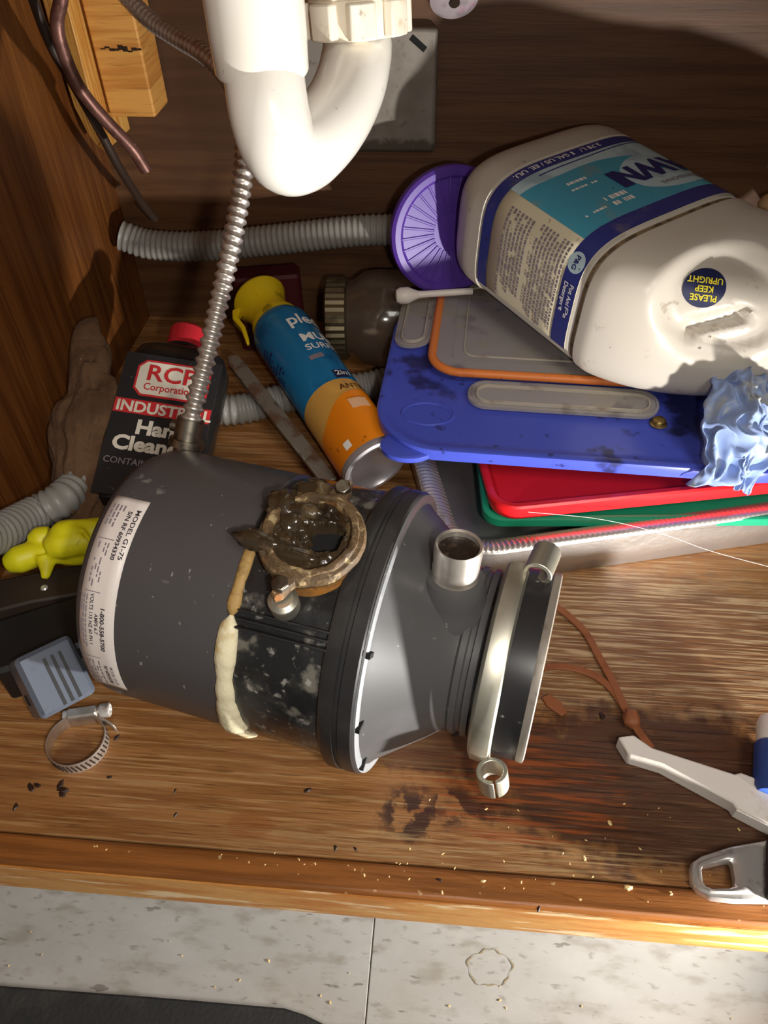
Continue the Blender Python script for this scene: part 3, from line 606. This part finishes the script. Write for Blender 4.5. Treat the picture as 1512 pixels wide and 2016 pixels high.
# ================================================================== glass jar and red box in the dark back corner
JM = frame((-.135, .575, .0525), (0, 0, 1), z=(1, .06, 0))
jr = thing('glass_jar', 'dusty glass jar lying on its side at the back', 'jar', Matrix.Translation((-.1, .575, 0)) )
JL = jr.matrix_world.inverted() @ JM
MB().lathe([(.040, .018), (.041, .030), (.050, .042), (.0515, .055), (.0515, .085), (.047, .092), (0, .092)], 56, JL).build('body', 'jar_glass', jr)
n = 72; rs = []
for r_, h in ((.0, .0), (.040, .0), (.0435, .002), (.0435, .022), (.041, .024)):
    rs.append([JL @ V(((r_+(.0012 if i % 2 and r_ > .041 else 0))*cos(2*pi*i/n), (r_+(.0012 if i % 2 and r_ > .041 else 0))*sin(2*pi*i/n), h)) for i in range(n)])
MB().rings(rs, False, False).build('screw_lid', 'jar_lid', jr, smooth=25)
rs = MB(); loft(rs, .075, .03, .006, ((.003, 0), (0, .003), (0, .088), (.003, .091)))
o = rs.build('plastic_box', 'dark_red'); o.location = (-.205, .605, 0); o.rotation_euler.z = radians(12)
tag(o, 'dark red plastic box standing in the shadow beside the glass jar', 'box')

# ================================================================== foil pan with lids stacked in it
PA = radians(14.5); pw, ph_ = .36, .25
c0 = V((.006, .240, 0)); PM = Matrix.Translation(c0) @ Matrix.Rotation(PA, 4, 'Z') @ Matrix.Translation((pw/2, ph_/2, 0))
fp = thing('foil_pan', 'crumpled foil baking pan with crimped rim under the plastic lids', 'pan', PM)
b = MB(); loft(b, pw, ph_, .045, ((.004, .0006), (.0028, .0012), (.0016, .022), (.0, .043), (.0012, .0432), (.004, .022), (.009, .0022), (.03, .0018)), 9)
for v in b.v:
    if .004 < v.z < .038: v.y += .0018*sin(v.x*95)+.0016*nz(v, 30, 2); v.x += .0016*nz(v, 30, 6)
b.build('tray', 'foil', fp, smooth=60)
P, L = resample([V((x, y, 0)) for x, y in rrect(pw, ph_, .045, 14)+[rrect(pw, ph_, .045, 14)[0]]], .0011)
P = P[:-1]; m = len(P); rs = []
for i, p in enumerate(P):
    t = (P[(i+1) % m]-P[i-1]).normalized(); nrm = V((t.y, -t.x, 0)); w = (1 if i % 4 < 2 else -1)*(.12 if p.y < -ph_/2+.004 and p.x > -pw/2+.075 else .75)
    rs.append([p+nrm*q+V((0, 0, z)) for q, z in ((-.017, .0385+.0003*w), (-.010, .0440+.0010*w), (-.004, .0462+.0012*w), (.001, .0462+.0008*w), (.0030, .0450), (.0034, .0432), (.0022, .0425), (-.002, .0440+.0006*w), (-.010, .0420+.0008*w))])
rs.append(rs[0]); MB().rings(rs, False, False).build('crimped_rim', 'foil_rim', fp, smooth=55)
def lid_frame(cx, cy, z, rot, tx=0., ty=0.): return Matrix.Translation((cx, cy, z)) @ Matrix.Rotation(radians(rot), 4, 'Z') @ Matrix.Rotation(radians(tx), 4, 'X') @ Matrix.Rotation(radians(ty), 4, 'Y')
# green lid
b = MB(); gw, gh = .30, .20
loft(b, gw, gh, .016, ((.004, 0), (0, .0012), (0, .0085), (.0015, .0095), (.005, .0095), (.0065, .0075), (.0085, .003), (.02, .0026)))
o = b.build('storage_lid', 'green_plastic'); o.matrix_world = lid_frame(.178, .394, .0355, 4.2)
tag(o, 'thin green plastic lid below the red one', 'lid')
# red lid
b = MB(); rw, rh = .29, .20
loft(b, rw, rh, .022, ((.006, .0), (.002, .0015), (0, .004), (0, .0105), (-.0018, .0115), (-.0018, .0165), (0, .018), (.004, .018), (.006, .016), (.010, .006), (.018, .0035), (.05, .003)))
o = b.build('storage_lid', 'red_plastic'); o.matrix_world = lid_frame(.168, .405, .0465, 10.5, 0, -1.5)
tag(o, 'bright red plastic tray lid poking out from under the blue lid', 'lid')
# blue lid
TB = 0.
b = MB(); bw, bh = .37, .235
loft(b, bw, bh, .055, ((.004, 0), (0, .001), (-.0008, .009), (0, .0115), (.0028, .0125), (.006, .0122), (.009, .0105), (.016, .0098), (.055, .0096)), 10)
bl = thing('storage_lid', 'large dirty royal blue plastic lid under the clear one', 'lid', lid_frame(.127, .4380, .0735, -2.5, TB))
for v in b.v: v.y -= .010*(1-(v.x/(bw/2))**2)*(1 if v.y < 0 else -1)
b.build('panel', 'lid_blue', bl)
tbm = Matrix.Translation((-bw/2+.036, -bh/2+.012, .001))
MB().lathe([(0, .006), (.020, .006), (.0235, .005), (.024, .002), (.023, 0), (0, 0)], 32, tbm @ Matrix.Translation((-.004, -.006, 0)) @ Matrix.Diagonal((1.0, .75, 1, 1))).build('pull_tab', 'lid_blue', bl)
MB().lathe([(.0165, .0100), (.018, .0110), (.0195, .0100)], 40, Matrix.Translation((-bw/2+.045, -bh/2+.045, 0)) @ Matrix.Diagonal((1.25, .85, 1, 1))).build('embossed_ring', 'lid_blue', bl)
# clear clip lid with orange seal
w_, h_ = .225, .185
ol_ = thing('clip_lid', 'clear clip-on container lid with an orange seal under the jug', 'lid', lid_frame(.1, .5065, .090, -2.5, TB))
b = MB(); loft(b, w_-.004, h_-.004, .026, ((0, .004), (0, .0065), (.016, .0068), (.019, .0042), (.03, .004), (.03, .0025), (.004, .003)), 8, False, False)
b = MB(); loft(b, w_-.004, h_-.004, .026, ((0, .0035), (0, .0075), (.015, .0078), (.018, .0050), (.03, .0050)), 8)
b.build('panel', 'clear_plastic', ol_)
b = MB(); loft(b, w_-.056, h_-.056, .012, ((0, .0050), (.0004, .0062), (.0014, .0062), (.0018, .0050)), 6, False, False); b.build('inner_ridge', 'clear_rim', ol_)
P = [V((x, y, .0062)) for x, y in rrect(w_, h_, .028, 10)]; rs = []
for i, p in enumerate(P):
    t = (P[(i+1) % len(P)]-P[i-1]).normalized(); nrm = V((t.y, -t.x, 0))
    rs.append([p+nrm*.0042*cos(a)+V((0, 0, .0040*sin(a))) for a in [2*pi*k/10 for k in range(10)]])
rs.append(rs[0]); MB().rings(rs, False, False).build('seal', 'orange_seal', ol_, smooth=60)
def flap(w, d, M):
    f_ = MB(); loft(f_, w, d, .017, ((0, 0), (0, .0030), (.0022, .0034), (.0026, .0016), (.006, .0016)), 6); f_ = f_.build('clip_flap', 'clear_plastic', ol_); f_.matrix_local = M
    g = MB(); loft(g, w-.014, d-.012, .011, ((0, .0016), (.0004, .0042), (.0018, .0042), (.0022, .0016)), 6, False, False); g.build('ridge', 'clear_rim', f_)
flap(.165, .036, Matrix.Translation((.006, -h_/2-.0215, -.002)) @ Matrix.Rotation(radians(4), 4, 'X'))
flap(.100, .036, Matrix.Translation((-w_/2-.0210, .0, .001)) @ Matrix.Rotation(radians(90), 4, 'Z') @ Matrix.Rotation(radians(-6), 4, 'X'))
flap(.165, .034, Matrix.Translation((.006, h_/2+.0205, -.001)) @ Matrix.Rotation(pi, 4, 'Z'))
flap(.105, .034, Matrix.Translation((w_/2+.0205, 0, -.001)) @ Matrix.Rotation(radians(-90), 4, 'Z'))
# white stick across the clear lid
q0, q1 = az(778, 583, .110), az(930, 573, .110)
SM = frame(q0, (0, 0, 1), z=(q1-q0))
st = thing('plastic_stick', 'off-white plastic stick with a knob end lying on the clear lid', 'stick', SM)
MB().lathe([(0, .0), (.0060, .001), (.0082, .005), (.0082, .013), (.0055, .019), (.0036, .024)], 20).build('knob', 'white_dirty', st)
MB().lathe([(.0040, .020), (.0034, .03), (.0034, (q1-q0).length), (0, (q1-q0).length)], 14).build('shaft', 'white_dirty', st)
# purple ribbed lid
PU = frame((-.004, .572, .156), (0, 0, 1), z=(.36, -.90, .16))
pu = thing('storage_lid', 'purple plastic lid with radiating ribs propped behind the white jug', 'lid', PU)
MB().lathe([(0, .002), (.050, .002), (.053, .0045), (.0585, .0045), (.0615, .002), (.062, -.004), (.0595, -.004)], 72).build('disc', 'purple', pu)
for k in range(28):
    a = 2*pi*k/28
    MB().box((.018, -.0012, .0015), (.0515, .0012, .0031), Matrix.Rotation(a, 4, 'Z')).build('rib', 'purple', pu, bev=.0006)

# ================================================================== detergent jug
XJ = V((-.7812, -.6236, -.0307)).normalized(); e1 = V((.623, -.7755, -.102)); e1 = (e1-XJ*e1.dot(XJ)).normalized(); e3 = e1.cross(XJ)
JA, JB, JN = .0935, .0630, 4.2; Z1, Z2 = .052, .1734
JO = V((.0966, .5638, .1775))-e1*Z1
JG = Matrix.Translation(JO) @ Matrix((XJ, e3, e1)).transposed().to_4x4()
jg = thing('detergent_jug', 'large white dish detergent jug lying on top of the stacked lids', 'jug', JG)
def sec(t, a, b, n=JN):
    c, s_ = cos(t), sin(t); return (a*math.copysign(abs(c)**(2/n), c), b*math.copysign(abs(s_)**(2/n), s_))
def prof(z):
    """scale in x, scale in y, shift in x at height z"""
    if z < .030:
        k = sqrt(max(0, 1-((.030-z)/.030)**2)); return (1-.30*(1-k), 1-.42*(1-k), 0)
    if z < Z1-.003: return (1.004, 1.006, 0)
    if z < Z2+.004: return (.992, .986, 0)
    if z < Z2+.010: return (.982, .97, 0)
    if z < .196: return (1.004, 1.006, 0)
    k = min(1, (z-.196)/.115); g = 1-(1-sqrt(max(0, 1-k*k)))
    return (.30+.70*g, .36+.64*g, -.052*k**1.1)
zs = [0, .001, .003, .006, .010, .015, .021, .027, .031, .038, .046, .0482, .0488, .0494, .051, .056]+[.064+.0107*i for i in range(11)]+[Z2+.0035, Z2+.0041, Z2+.0048, Z2+.007, Z2+.0098, Z2+.0106, .1865, .192]+[.196+.0036*i for i in range(33)]
NT = 144; jb_ = MB(); rs = []
for z in zs:
    kx, ky, sh = prof(z); rs.append([V((sec(2*pi*i/NT, JA*kx, JB*ky)[0]+sh, sec(2*pi*i/NT, JA*kx, JB*ky)[1], z)) for i in range(NT)])
jb_.rings(rs)
from mathutils.bvhtree import BVHTree
JI = JG.inverted()
def jhit(px, py, bv):
    h = bv.ray_cast(JI @ CAM, (JI.to_3x3() @ ray(px, py)).normalized()); return h[0], h[1]
bv = BVHTree.FromPolygons(jb_.v, jb_.f)
qa, na = jhit(1405, 610, bv)
if qa is not None:
    ua = (JI.to_3x3() @ rt); ua = (ua-na*ua.dot(na)).normalized(); va_ = na.cross(ua)
    va_ = va_ if va_.dot(JI.to_3x3() @ up) > 0 else -va_
    for v in jb_.v:
        if v.z < .186: continue
        d = v-qa; x, y, w = d.dot(ua), d.dot(va_), d.dot(na)
        if abs(w) > .05: continue
        q = sqrt(((x-.012)/.052)**2+((y-.004)/.040)**2)
        k = max(0, min(1, (1.15-q)/.45)); k = k*k*(3-2*k)
        v -= na*.016*k
        # grip slot
        sx_, sy_ = x-.008, y+.010+.28*(x-.008)*-1
        k2 = max(0, min(1, (.024-abs(sx_))/.006))*max(0, min(1, (.0085-abs(sy_))/.004)); v -= na*.011*k2
jb_.build('body', 'jug', jg, smooth=60)
MB().lathe([(.024, .304), (.024, .316), (.027, .318), (.028, .339), (.025, .342), (0, .342)], 40, Matrix.Translation((-.052, 0, 0))).build('cap', 'ink_blue', jg)
# arc-length table of the section, u = 0 in the middle of the front
tab = []; NA = 720; acc = 0; pv = None
for i in range(NA+1):
    t = -1.5*pi+2*pi*i/NA; p = V(sec(t, JA*.992, JB*.986)); acc += (p-pv).length if pv else 0; pv = p; tab.append((acc, t))
mid_ = min(tab, key=lambda q: abs(q[1]+pi/2))[0]
def onjug(u, v, e=.0005):
    q = u+mid_; lo, hi = 0, NA
    while hi-lo > 1:
        m_ = (lo+hi)//2
        if tab[m_][0] <= q: lo = m_
        else: hi = m_
    k = (q-tab[lo][0])/max(1e-9, tab[hi][0]-tab[lo][0]); t = tab[lo][1]+(tab[hi][1]-tab[lo][1])*k
    x, y = sec(t, JA*.992+e, JB*.986+e); return V((x, y, Z1+v))
LH = Z2-Z1
lb = MB().grid(lambda a, b: onjug(-.10+a*.275, b*LH, .0004), 110, 4).build('label', 'lab_cream', jg, solid=.0002)
UB = .078
MB().grid(lambda a, b: onjug(-.10+a*(UB+.10), .012+b*(LH-.028), .0007), 70, 3).build('teal_panel', 'lab_teal', lb)
MB().grid(lambda a, b: onjug(-.10+a*(UB+.10), .0125+b*(.010+.020*max(0, 1-a*1.1)+.004*sin(a*9)), .0009), 60, 3).build('pale_swoosh', 'lab_teal_pale', lb)
MB().grid(lambda a, b: onjug(-.10+a*.275, LH-.0175+b*.0175, .0009), 100, 2).build('cap_side_band', 'lab_navy', lb)
MB().grid(lambda a, b: onjug(-.10+a*.275, b*.0125, .0009), 100, 2).build('base_side_band', 'lab_navy', lb)
MB().grid(lambda a, b: onjug(-.0995+a*.001-.0+a*.15, .0135+b*.0016+.004*a, .0010), 60, 1).build('blue_line', 'lab_navy', lb)
MB().rings([[onjug(-.050+.046*k*cos(2*pi*i/48), .066+.030*k*sin(2*pi*i/48), .0010) for i in range(48)] for k in (.3, .65, 1)], True, False).build('logo_ellipse', 'lab_teal_pale', lb)
def jtext(body, size, u, v, m, bold=.03, sx=1., al='LEFT', e=.0014, sh=0.): text_mb(body, size, lambda x, y: onjug(u+x, v+y, e), bold, al, sh, sx).build('lettering', m, lb, smooth=0)
jtext('DAWN', .034, -.050, .050, 'ink_blue', .05, .98, 'CENTER')
jtext('PROFESSIONAL', .0066, -.050, .083, 'ink_grey', .02, 1.1, 'CENTER')
jtext('3.78 L / 1 GAL US / EE. UU.', .0075, -.03, .0035, 'ink_white', .02, 1.15)
jtext('Pot And Pan', .0062, .113, LH-.0075, 'ink_white', .01); jtext('Detergent', .0062, .113, LH-.0140, 'ink_white', .01)
rr = random.Random(9); pr = MB()
for u0_, u1_, v0_, v1_, n in ((.022, .046, .042, .048, 1), (.018, .050, .052, .056, 1), (.010, .038, .076, .094, 2), (.040, .064, .086, .090, 1)):
    d_ = dashes(lambda u, v: onjug(u, v, .0012), u0_, u1_, v0_, v1_, n, rr, .9, .6); pr.add(d_.v, d_.f)
pr.build('panel_print', 'ink_white', lb, smooth=0)
pr = MB()
for u0_, u1_, v0_, v1_, n in ((.088, .170, .026, .058, 7), (.086, .178, .064, .102, 9)):
    d_ = dashes(lambda u, v: onjug(u, v, .0010), u0_, u1_, v0_, v1_, n, rr, .93, .55); pr.add(d_.v, d_.f)
pr.build('small_print', 'ink_grey', lb, smooth=0)
MB().rings([[onjug(.096+.0085*k*cos(2*pi*i/32), LH-.010+.0085*k*sin(2*pi*i/32), .0012) for i in range(32)] for k in (.5, 1)], True, False).build('round_emblem', 'lab_teal_pale', lb)
jtext('P&G', .0062, .096, LH-.012, 'ink_blue', .03, 1., 'CENTER', .0016)
# grime in the groove and the oval sticker on the shoulder
pr = MB(); rs = []
for z, k in ((Z2+.0046, .983), (Z2+.0082, .9835)):
    rs.append([V((sec(2*pi*i/NT, JA*(k+.0012*(i % 3 == 0)), JB*(k-.0105))[0], sec(2*pi*i/NT, JA*k, JB*(k-.0105))[1], z)) for i in range(NT)])
pr.rings(rs, False, False).build('groove_grime', 'jug_grime', jg)
bv = BVHTree.FromPolygons(jb_.v, jb_.f)
def onsh(px, py, e):
    p, n_ = jhit(px, py, bv); return p+n_*e if p is not None else None
rs = []
for k in (.35, .7, 1):
    r_ = [onsh(1386+k*44*cos(a)*cos(-.32)-k*38*sin(a)*sin(-.32), 567+k*44*cos(a)*sin(-.32)+k*38*sin(a)*cos(-.32), .0006) for a in [2*pi*i/32 for i in range(32)]]; rs.append(r_)
if all(p is not None for r_ in rs for p in r_):
    ov = MB().rings(rs, True, False).build('oval_sticker', 'ink_navy', jg)
    ca, sa = cos(radians(187)), sin(radians(187))
    for body, yy in (('PLEASE', 12), ('KEEP', -5), ('UPRIGHT', -22)):
        def fn(x, y, yy=yy): X, Y = x, -(y+yy); return onsh(1386+X*ca-Y*sa, 569+X*sa+Y*ca, .0011) or V((0, 0, .15))
        text_mb(body, 17, fn, .02, 'CENTER').build('lettering', 'ink_yellow', ov, smooth=0)

# ================================================================== crumpled blue glove
g0 = ad(1470, 845, .60); GM = frame(g0, rt*.95-up*.2, z=-fw)
def crumple(u, v):
    x, y = u-.5, v-.5; q = V((x*2.6, y*2.6, 0))
    n1 = mnoise.noise_vector(q*1.1+V((3, 1, 7))); n2 = mnoise.noise_vector(q*2.6+V((9, 4, 2))); n3 = abs(mnoise.noise(q*3.2+V((5, 5, 5))))
    p = V((x*.062, y*.094, .020*(1-4*(x*x+y*y))))+V((n1.x*.012, n1.y*.012, n1.z*.016))+n2*.0065-V((0, 0, n3*.014))
    p.x *= 1-.35*max(0, y*1.6); return p
o = MB().grid(crumple, 90, 110).build('disposable_glove', 'nitrile', smooth=180, solid=.0006); o.matrix_world = GM
tag(o, 'crumpled pale blue disposable glove tucked under the jug', 'glove')

# ================================================================== yellow rubber gloves and dark board
GO = az(95, 1095, .05)
bd = [az(x, y, .034) for x, y in ((-120, 1165), (60, 1128), (185, 1105), (178, 1165), (60, 1185), (-120, 1232))]
dt = tag(MB().prism([(p.x, p.y) for p in bd], .0, .034).build('dark_tray', 'dark_board', bev=.002), 'dark brown tray block below the yellow rubber glove', 'tray')
MB().lathe([(0, .0015), (.002, .0012), (.003, 0)], 16, Matrix.Translation(az(87, 1157, .0342))).build('stud', 'chrome', dt)
b = MB()
def gl(pts, rad): b.tube(catmull([az(x, y, z)-GO for x, y, z in pts], 8), sum([[rad[i]+(rad[i+1]-rad[i])*k/8 for k in range(8)] for i in range(len(rad)-1)], [])+[rad[-1]], 14)
gl([(12, 1112, .046), (36, 1102, .048), (66, 1092, .048), (96, 1088, .047), (150, 1092, .045), (215, 1080, .045)], [.007, .0115, .011, .008, .009, .009])
gl([(94, 1082, .056), (116, 1072, .058), (150, 1066, .058), (205, 1060, .056)], [.008, .0125, .0125, .012])
gl([(104, 1068, .060), (126, 1052, .062), (158, 1050, .062), (205, 1044, .060)], [.007, .0115, .0115, .011])
gl([(60, 1068, .052), (78, 1058, .054), (100, 1052, .055)], [.006, .009, .007])
gl([(90, 1095, .050), (91, 1122, .044), (88, 1140, .040)], [.009, .0050, .0030])
gl([(116, 1036, .070), (130, 1031, .071), (165, 1029, .071), (215, 1036, .068)], [.002, .0026, .0026, .0026])
gl([(116, 1036, .070), (135, 1042, .070), (160, 1044, .072), (176, 1062, .070), (190, 1075, .066)], [.002, .0022, .0022, .0022, .002])
o = b.build('rubber_glove', 'glove_yellow', smooth=180); o.location = GO
q = o.modifiers.new('remesh', 'REMESH'); q.mode = 'VOXEL'; q.voxel_size = .0016; q.use_smooth_shade = True
q = o.modifiers.new('smooth', 'SMOOTH'); q.factor = .5; q.iterations = 5
tag(o, 'folded yellow rubber glove beside the disposal label end', 'glove')

# ================================================================== black and grey plastic casing
kx = frame(az(98, 1335, .026), rt*.72+up*.36+fw*.60, y=rt*.48-up*.80+fw*.1)
cs = thing('plastic_casing', 'black plastic casing with a ribbed blue-grey end beside the hose clamp', 'casing', Matrix.Translation((-.28, .13, 0)))
KI = cs.matrix_world.inverted() @ kx
b = MB(); loft(b, .040, .046, .004, ((0, .0), (0, .026), (.003, .029)), 4, M=KI @ Matrix.Rotation(pi, 4, 'X') @ Matrix.Translation((0, 0, -.006)))
ge = b.build('grey_end', 'box_grey', cs)
for k in (-1, 0, 1):
    MB().box((.0055*k+.003-.0011, -.015, -.0236), (.0055*k+.003+.0011, .0205, -.0215), KI).build('groove', 'box_black', ge)
MB().box((-.0206, .003, -.008), (-.0196, .011, -.003), KI).build('slot', 'cavity_black', ge)
BB = Matrix.Rotation(radians(28), 4, 'Z')
b = MB(); loft(b, .085, .05, .004, ((.002, 0), (0, .002), (0, .034), (.003, .037)), 4, M=Matrix.Translation((-.006, .026, 0)) @ BB); b.build('black_body', 'box_black', cs)

# ================================================================== hose clamp
hc = az(153, 1462, .006)
hm = thing('hose_clamp', 'small steel worm-drive hose clamp lying on the cabinet floor', 'hose clamp', Matrix.Translation((hc.x, hc.y, .0002)))
MB().lathe([(.0196, 0), (.0202, 0), (.0202, .0115), (.0196, .0115), (.0196, 0)], 72).build('band', 'steel', hm)
b = MB()
for k in range(40):
    a = 2*pi*k/40
    if 60 < math.degrees(a) < 150: continue
    b.box((.0200, -.0006, .002), (.0204, .0006, .0095), Matrix.Rotation(a, 4, 'Z') @ Matrix.Rotation(.25, 4, 'X'))
b.build('thread_slots', 'crack_dark', hm)
HS = Matrix.Translation((-.003, .0205, .006)) @ Matrix.Rotation(radians(14), 4, 'Z')
hsg = MB(); loft(hsg, .022, .0085, .0025, ((.0006, -.0062), (0, -.005), (0, .0055), (.0012, .0072)), 4, M=HS); hsg.build('screw_housing', 'steel', hm)
SX = HS @ frame((0, .001, .002), (0, 0, 1), z=(1, 0, 0))
MB().lathe([(0, -.014), (.0042, -.0135), (.0042, -.010), (.0032, -.010), (.0032, .012), (.0048, .012), (.0052, .013), (.0052, .0185), (.0042, .0192), (.0040, .0178), (0, .0178)], 20, SX).build('screw', 'chrome', hm)
MB().grid(lambda a, b: V((.006+.018*a, .0185-.0065*a*a, .0005+.0105*b)), 8, 1).build('band_tail', 'steel', hm, solid=.0006)

# ================================================================== white handle with leather thong
hz = .0135
pts = [(1217, 1450), (1248, 1446), (1284, 1471), (1446, 1523), (1459, 1520), (1600, 1574), (1600, 1668), (1452, 1592), (1444, 1580), (1305, 1506), (1239, 1486)]
h0 = az(1400, 1530, 0)
wh = thing('white_handle', 'white plastic tool handle with a brown leather thong tied to its end', 'handle', Matrix.Translation(h0))
P = [az(x, y, hz)-h0 for x, y in pts]
MB().prism([(p.x, p.y) for p in P], .0004, hz).build('grip', 'handle_white', wh, bev=.0014, seg=2)
def strap(pp, w, t, name):
    P, _ = resample(catmull([az(x, y, z)-h0 for x, y, z in pp]), .004); rs = []
    for i, p in enumerate(P):
        d = (P[min(i+1, len(P)-1)]-P[max(i-1, 0)]); d = V((d.x, d.y, 0)).normalized(); n_ = V((-d.y, d.x, 0))
        rs.append([p+n_*w*q+V((0, 0, z)) for q, z in ((-.5, -t/2), (.5, -t/2), (.5, t/2), (-.5, t/2))])
    return MB().rings(rs).build(name, 'leather', wh, bev=.0006)
strap([(1078, 1188, .006), (1110, 1205, .004), (1152, 1245, .003), (1180, 1295, .003), (1205, 1340, .003), (1228, 1390, .005), (1243, 1412, .006)], .0058, .0022, 'leather_thong')
strap([(1060, 1318, .006), (1090, 1312, .003), (1130, 1316, .0025), (1170, 1330, .0025), (1205, 1358, .003), (1228, 1392, .004), (1244, 1415, .005)], .0056, .0020, 'leather_thong')
strap([(1240, 1405, .006), (1252, 1432, .005), (1266, 1452, .0035), (1282, 1474, .003)], .0056, .0024, 'leather_thong')
blob('knot', 'leather', Matrix.Translation(az(1243, 1415, .006)-h0), (.0066, .0075, .0058), 3, .25, 1.7, 3, wh)
st_ = MB(); P = [az(x, y, .003) for x, y in ((1066, 1372), (1082, 1366), (1106, 1382), (1117, 1402), (1106, 1408), (1078, 1390))]
tag(st_.prism([(p.x, p.y) for p in P], .0003, .003).build('leather_scrap', 'leather', bev=.0006), 'short brown leather scrap beside the open end of the disposal', 'leather scrap')

# ================================================================== items at the right edge
p0, p1 = az(1516, 1570, .011), az(1520, 1425, .011)
TM = frame(p0, (0, 0, 1), z=(p1-p0)); LT = (p1-p0).length
tb_ = thing('plastic_tube', 'blue plastic tube with a white cap at the right edge', 'tube', TM)
MB().lathe([(0, 0), (.009, .001), (.0108, .004), (.0108, LT*.66), (.009, LT*.70)], 28).build('body', 'blue_plastic', tb_)
MB().lathe([(.0088, LT*.68), (.0098, LT*.72), (.0098, LT*.98), (.0085, LT+.003), (0, LT+.0035)], 28).build('cap', 'white_dirty', tb_)
kz = .009
pe = thing('kitchen_tool', 'chrome kitchen tool with a square hanging hole on the front edge', 'tool', Matrix.Translation(az(1416, 1720, 0)))
e0 = az(1416, 1720, 0)
hole = [(1382, 1712), (1386, 1704), (1398, 1701), (1430, 1693), (1440, 1694), (1444, 1702), (1449, 1733), (1447, 1744), (1437, 1747), (1402, 1748), (1391, 1744), (1385, 1735)]
outr = [(1362, 1706), (1364, 1694), (1382, 1681), (1440, 1662), (1520, 1648), (1530, 1680), (1530, 1735), (1530, 1772), (1450, 1771), (1405, 1766), (1378, 1752), (1364, 1735)]
def lv(pts, z): return [az(x, y, kz)-e0+V((0, 0, z-kz)) for x, y in pts]
def lerp_(A, B, k): return [a.lerp(b, k) for a, b in zip(A, B)]
ho_, ou_ = lv(hole, 0), lv(outr, 0); zz = lambda L_, z: [V((p.x, p.y, z)) for p in L_]
b = MB().rings([zz(ho_, .0015), zz(lerp_(ho_, ou_, -.0), kz-.0012), zz(lerp_(ho_, ou_, .12), kz), zz(lerp_(ho_, ou_, .32), kz), zz(lerp_(ho_, ou_, .48), kz-.0022), zz(lerp_(ho_, ou_, .85), kz-.0022), zz(lerp_(ho_, ou_, .97), kz-.0034), zz(ou_, .0015), zz(ho_, .0015)], False, False)
b.build('handle_end', 'chrome', pe, smooth=50)
P = lv([(1510, 1652), (1640, 1625), (1640, 1778), (1510, 1770)], 0)
MB().prism([(p.x, p.y) for p in P], .0004, kz+.003).build('grip', 'box_black', pe, bev=.002)
d0, d1 = ad(1506, 392, .74), V((.47, .63, .012)); DMx = frame(d1, (0, 1, 0), z=(d0-d1)); LD = (d0-d1).length
o = MB().lathe([(0, 0), (.009, 0), (.0095, .004), (.0095, LD-.008), (.0085, LD-.002), (.005, LD), (0, LD)], 24).build('wooden_dowel', 'bread_tan'); o.matrix_world = DMx
tag(o, 'tan round-ended wooden dowel poking out behind the jug at the right edge', 'dowel')

# ================================================================== thread, crumbs, grime specks
P, _ = resample(catmull([az(1040, 1008, .066), az(1180, 1022, .055), az(1300, 1050, .045), az(1400, 1085, .035), az(1530, 1120, .03)]), .004)
tag(MB().tube(P, .0002, 5).build('thread', 'sticker'), 'fine white thread strung across the side of the foil pan', 'thread')
rr = random.Random(12); b = MB()
def crumb(p, r_, flat_=.5):
    M = Matrix.Translation(p) @ Matrix.Rotation(rr.uniform(0, 6), 4, 'Z')
    b.rings([[M @ V((r_*q*cos(a+.4*q)*rr.uniform(.6, 1.3), r_*q*.6*sin(a)*rr.uniform(.6, 1.3), z*r_*flat_)) for a in [2*pi*i/6 for i in range(6)]] for q, z in ((.8, 0), (1, .4), (.5, 1))])
for k in range(46): crumb(V((rr.uniform(-.05, .25), rr.choice((rr.uniform(.003, .03), rr.uniform(.003, .07))), .0006)), rr.uniform(.0005, .0014))
for k in range(16): crumb(V((rr.uniform(-.3, 0), rr.uniform(.003, .02), .0006)), rr.uniform(.0004, .001))
for k in range(26): crumb(V((rr.uniform(-.3, .25), rr.uniform(-.05, .0), KZ+.0002 if True else 0)), rr.uniform(.0006, .0016))
for x, y, r_ in ((1235, 1748, .003), (1150, 1690, .002), (950, 1735, .002), (1200, 1620, .0022)): crumb(az(x, y, .0006), r_)
tag(b.build('crumbs', 'crumb', smooth=0), 'pale crumbs scattered along the front of the cabinet floor', 'crumbs', kind='stuff')
b = MB()
for x, y, r_ in ((62, 1552, .0045), (74, 1546, .003), (118, 1547, .004), (126, 1556, .0045), (122, 1564, .0035), (345, 1605, .002), (345, 1557, .0018), (605, 1556, .003), (660, 1670, .0022), (700, 1672, .0018), (865, 1732, .0022), (885, 1437, .004), (897, 1444, .003), (1185, 1412, .004), (1060, 1790, .002), (30, 1590, .003), (215, 1530, .002), (230, 1452, .003)): crumb(az(x, y, .0004), r_, .35)
tag(b.build('grime_specks', 'grime', smooth=0), 'dark grime specks on the cabinet floor around the hose clamp', 'grime', kind='stuff')
cz = az(1297, 832, .0858)
o = MB().lathe([(0, .0045), (.004, .0042), (.0055, .003), (.0062, 0), (.0075, -.0008)], 18).build('brass_fitting', 'brass'); o.location = cz
tag(o, 'tiny tarnished brass fitting on the blue lid near the glove', 'fitting')
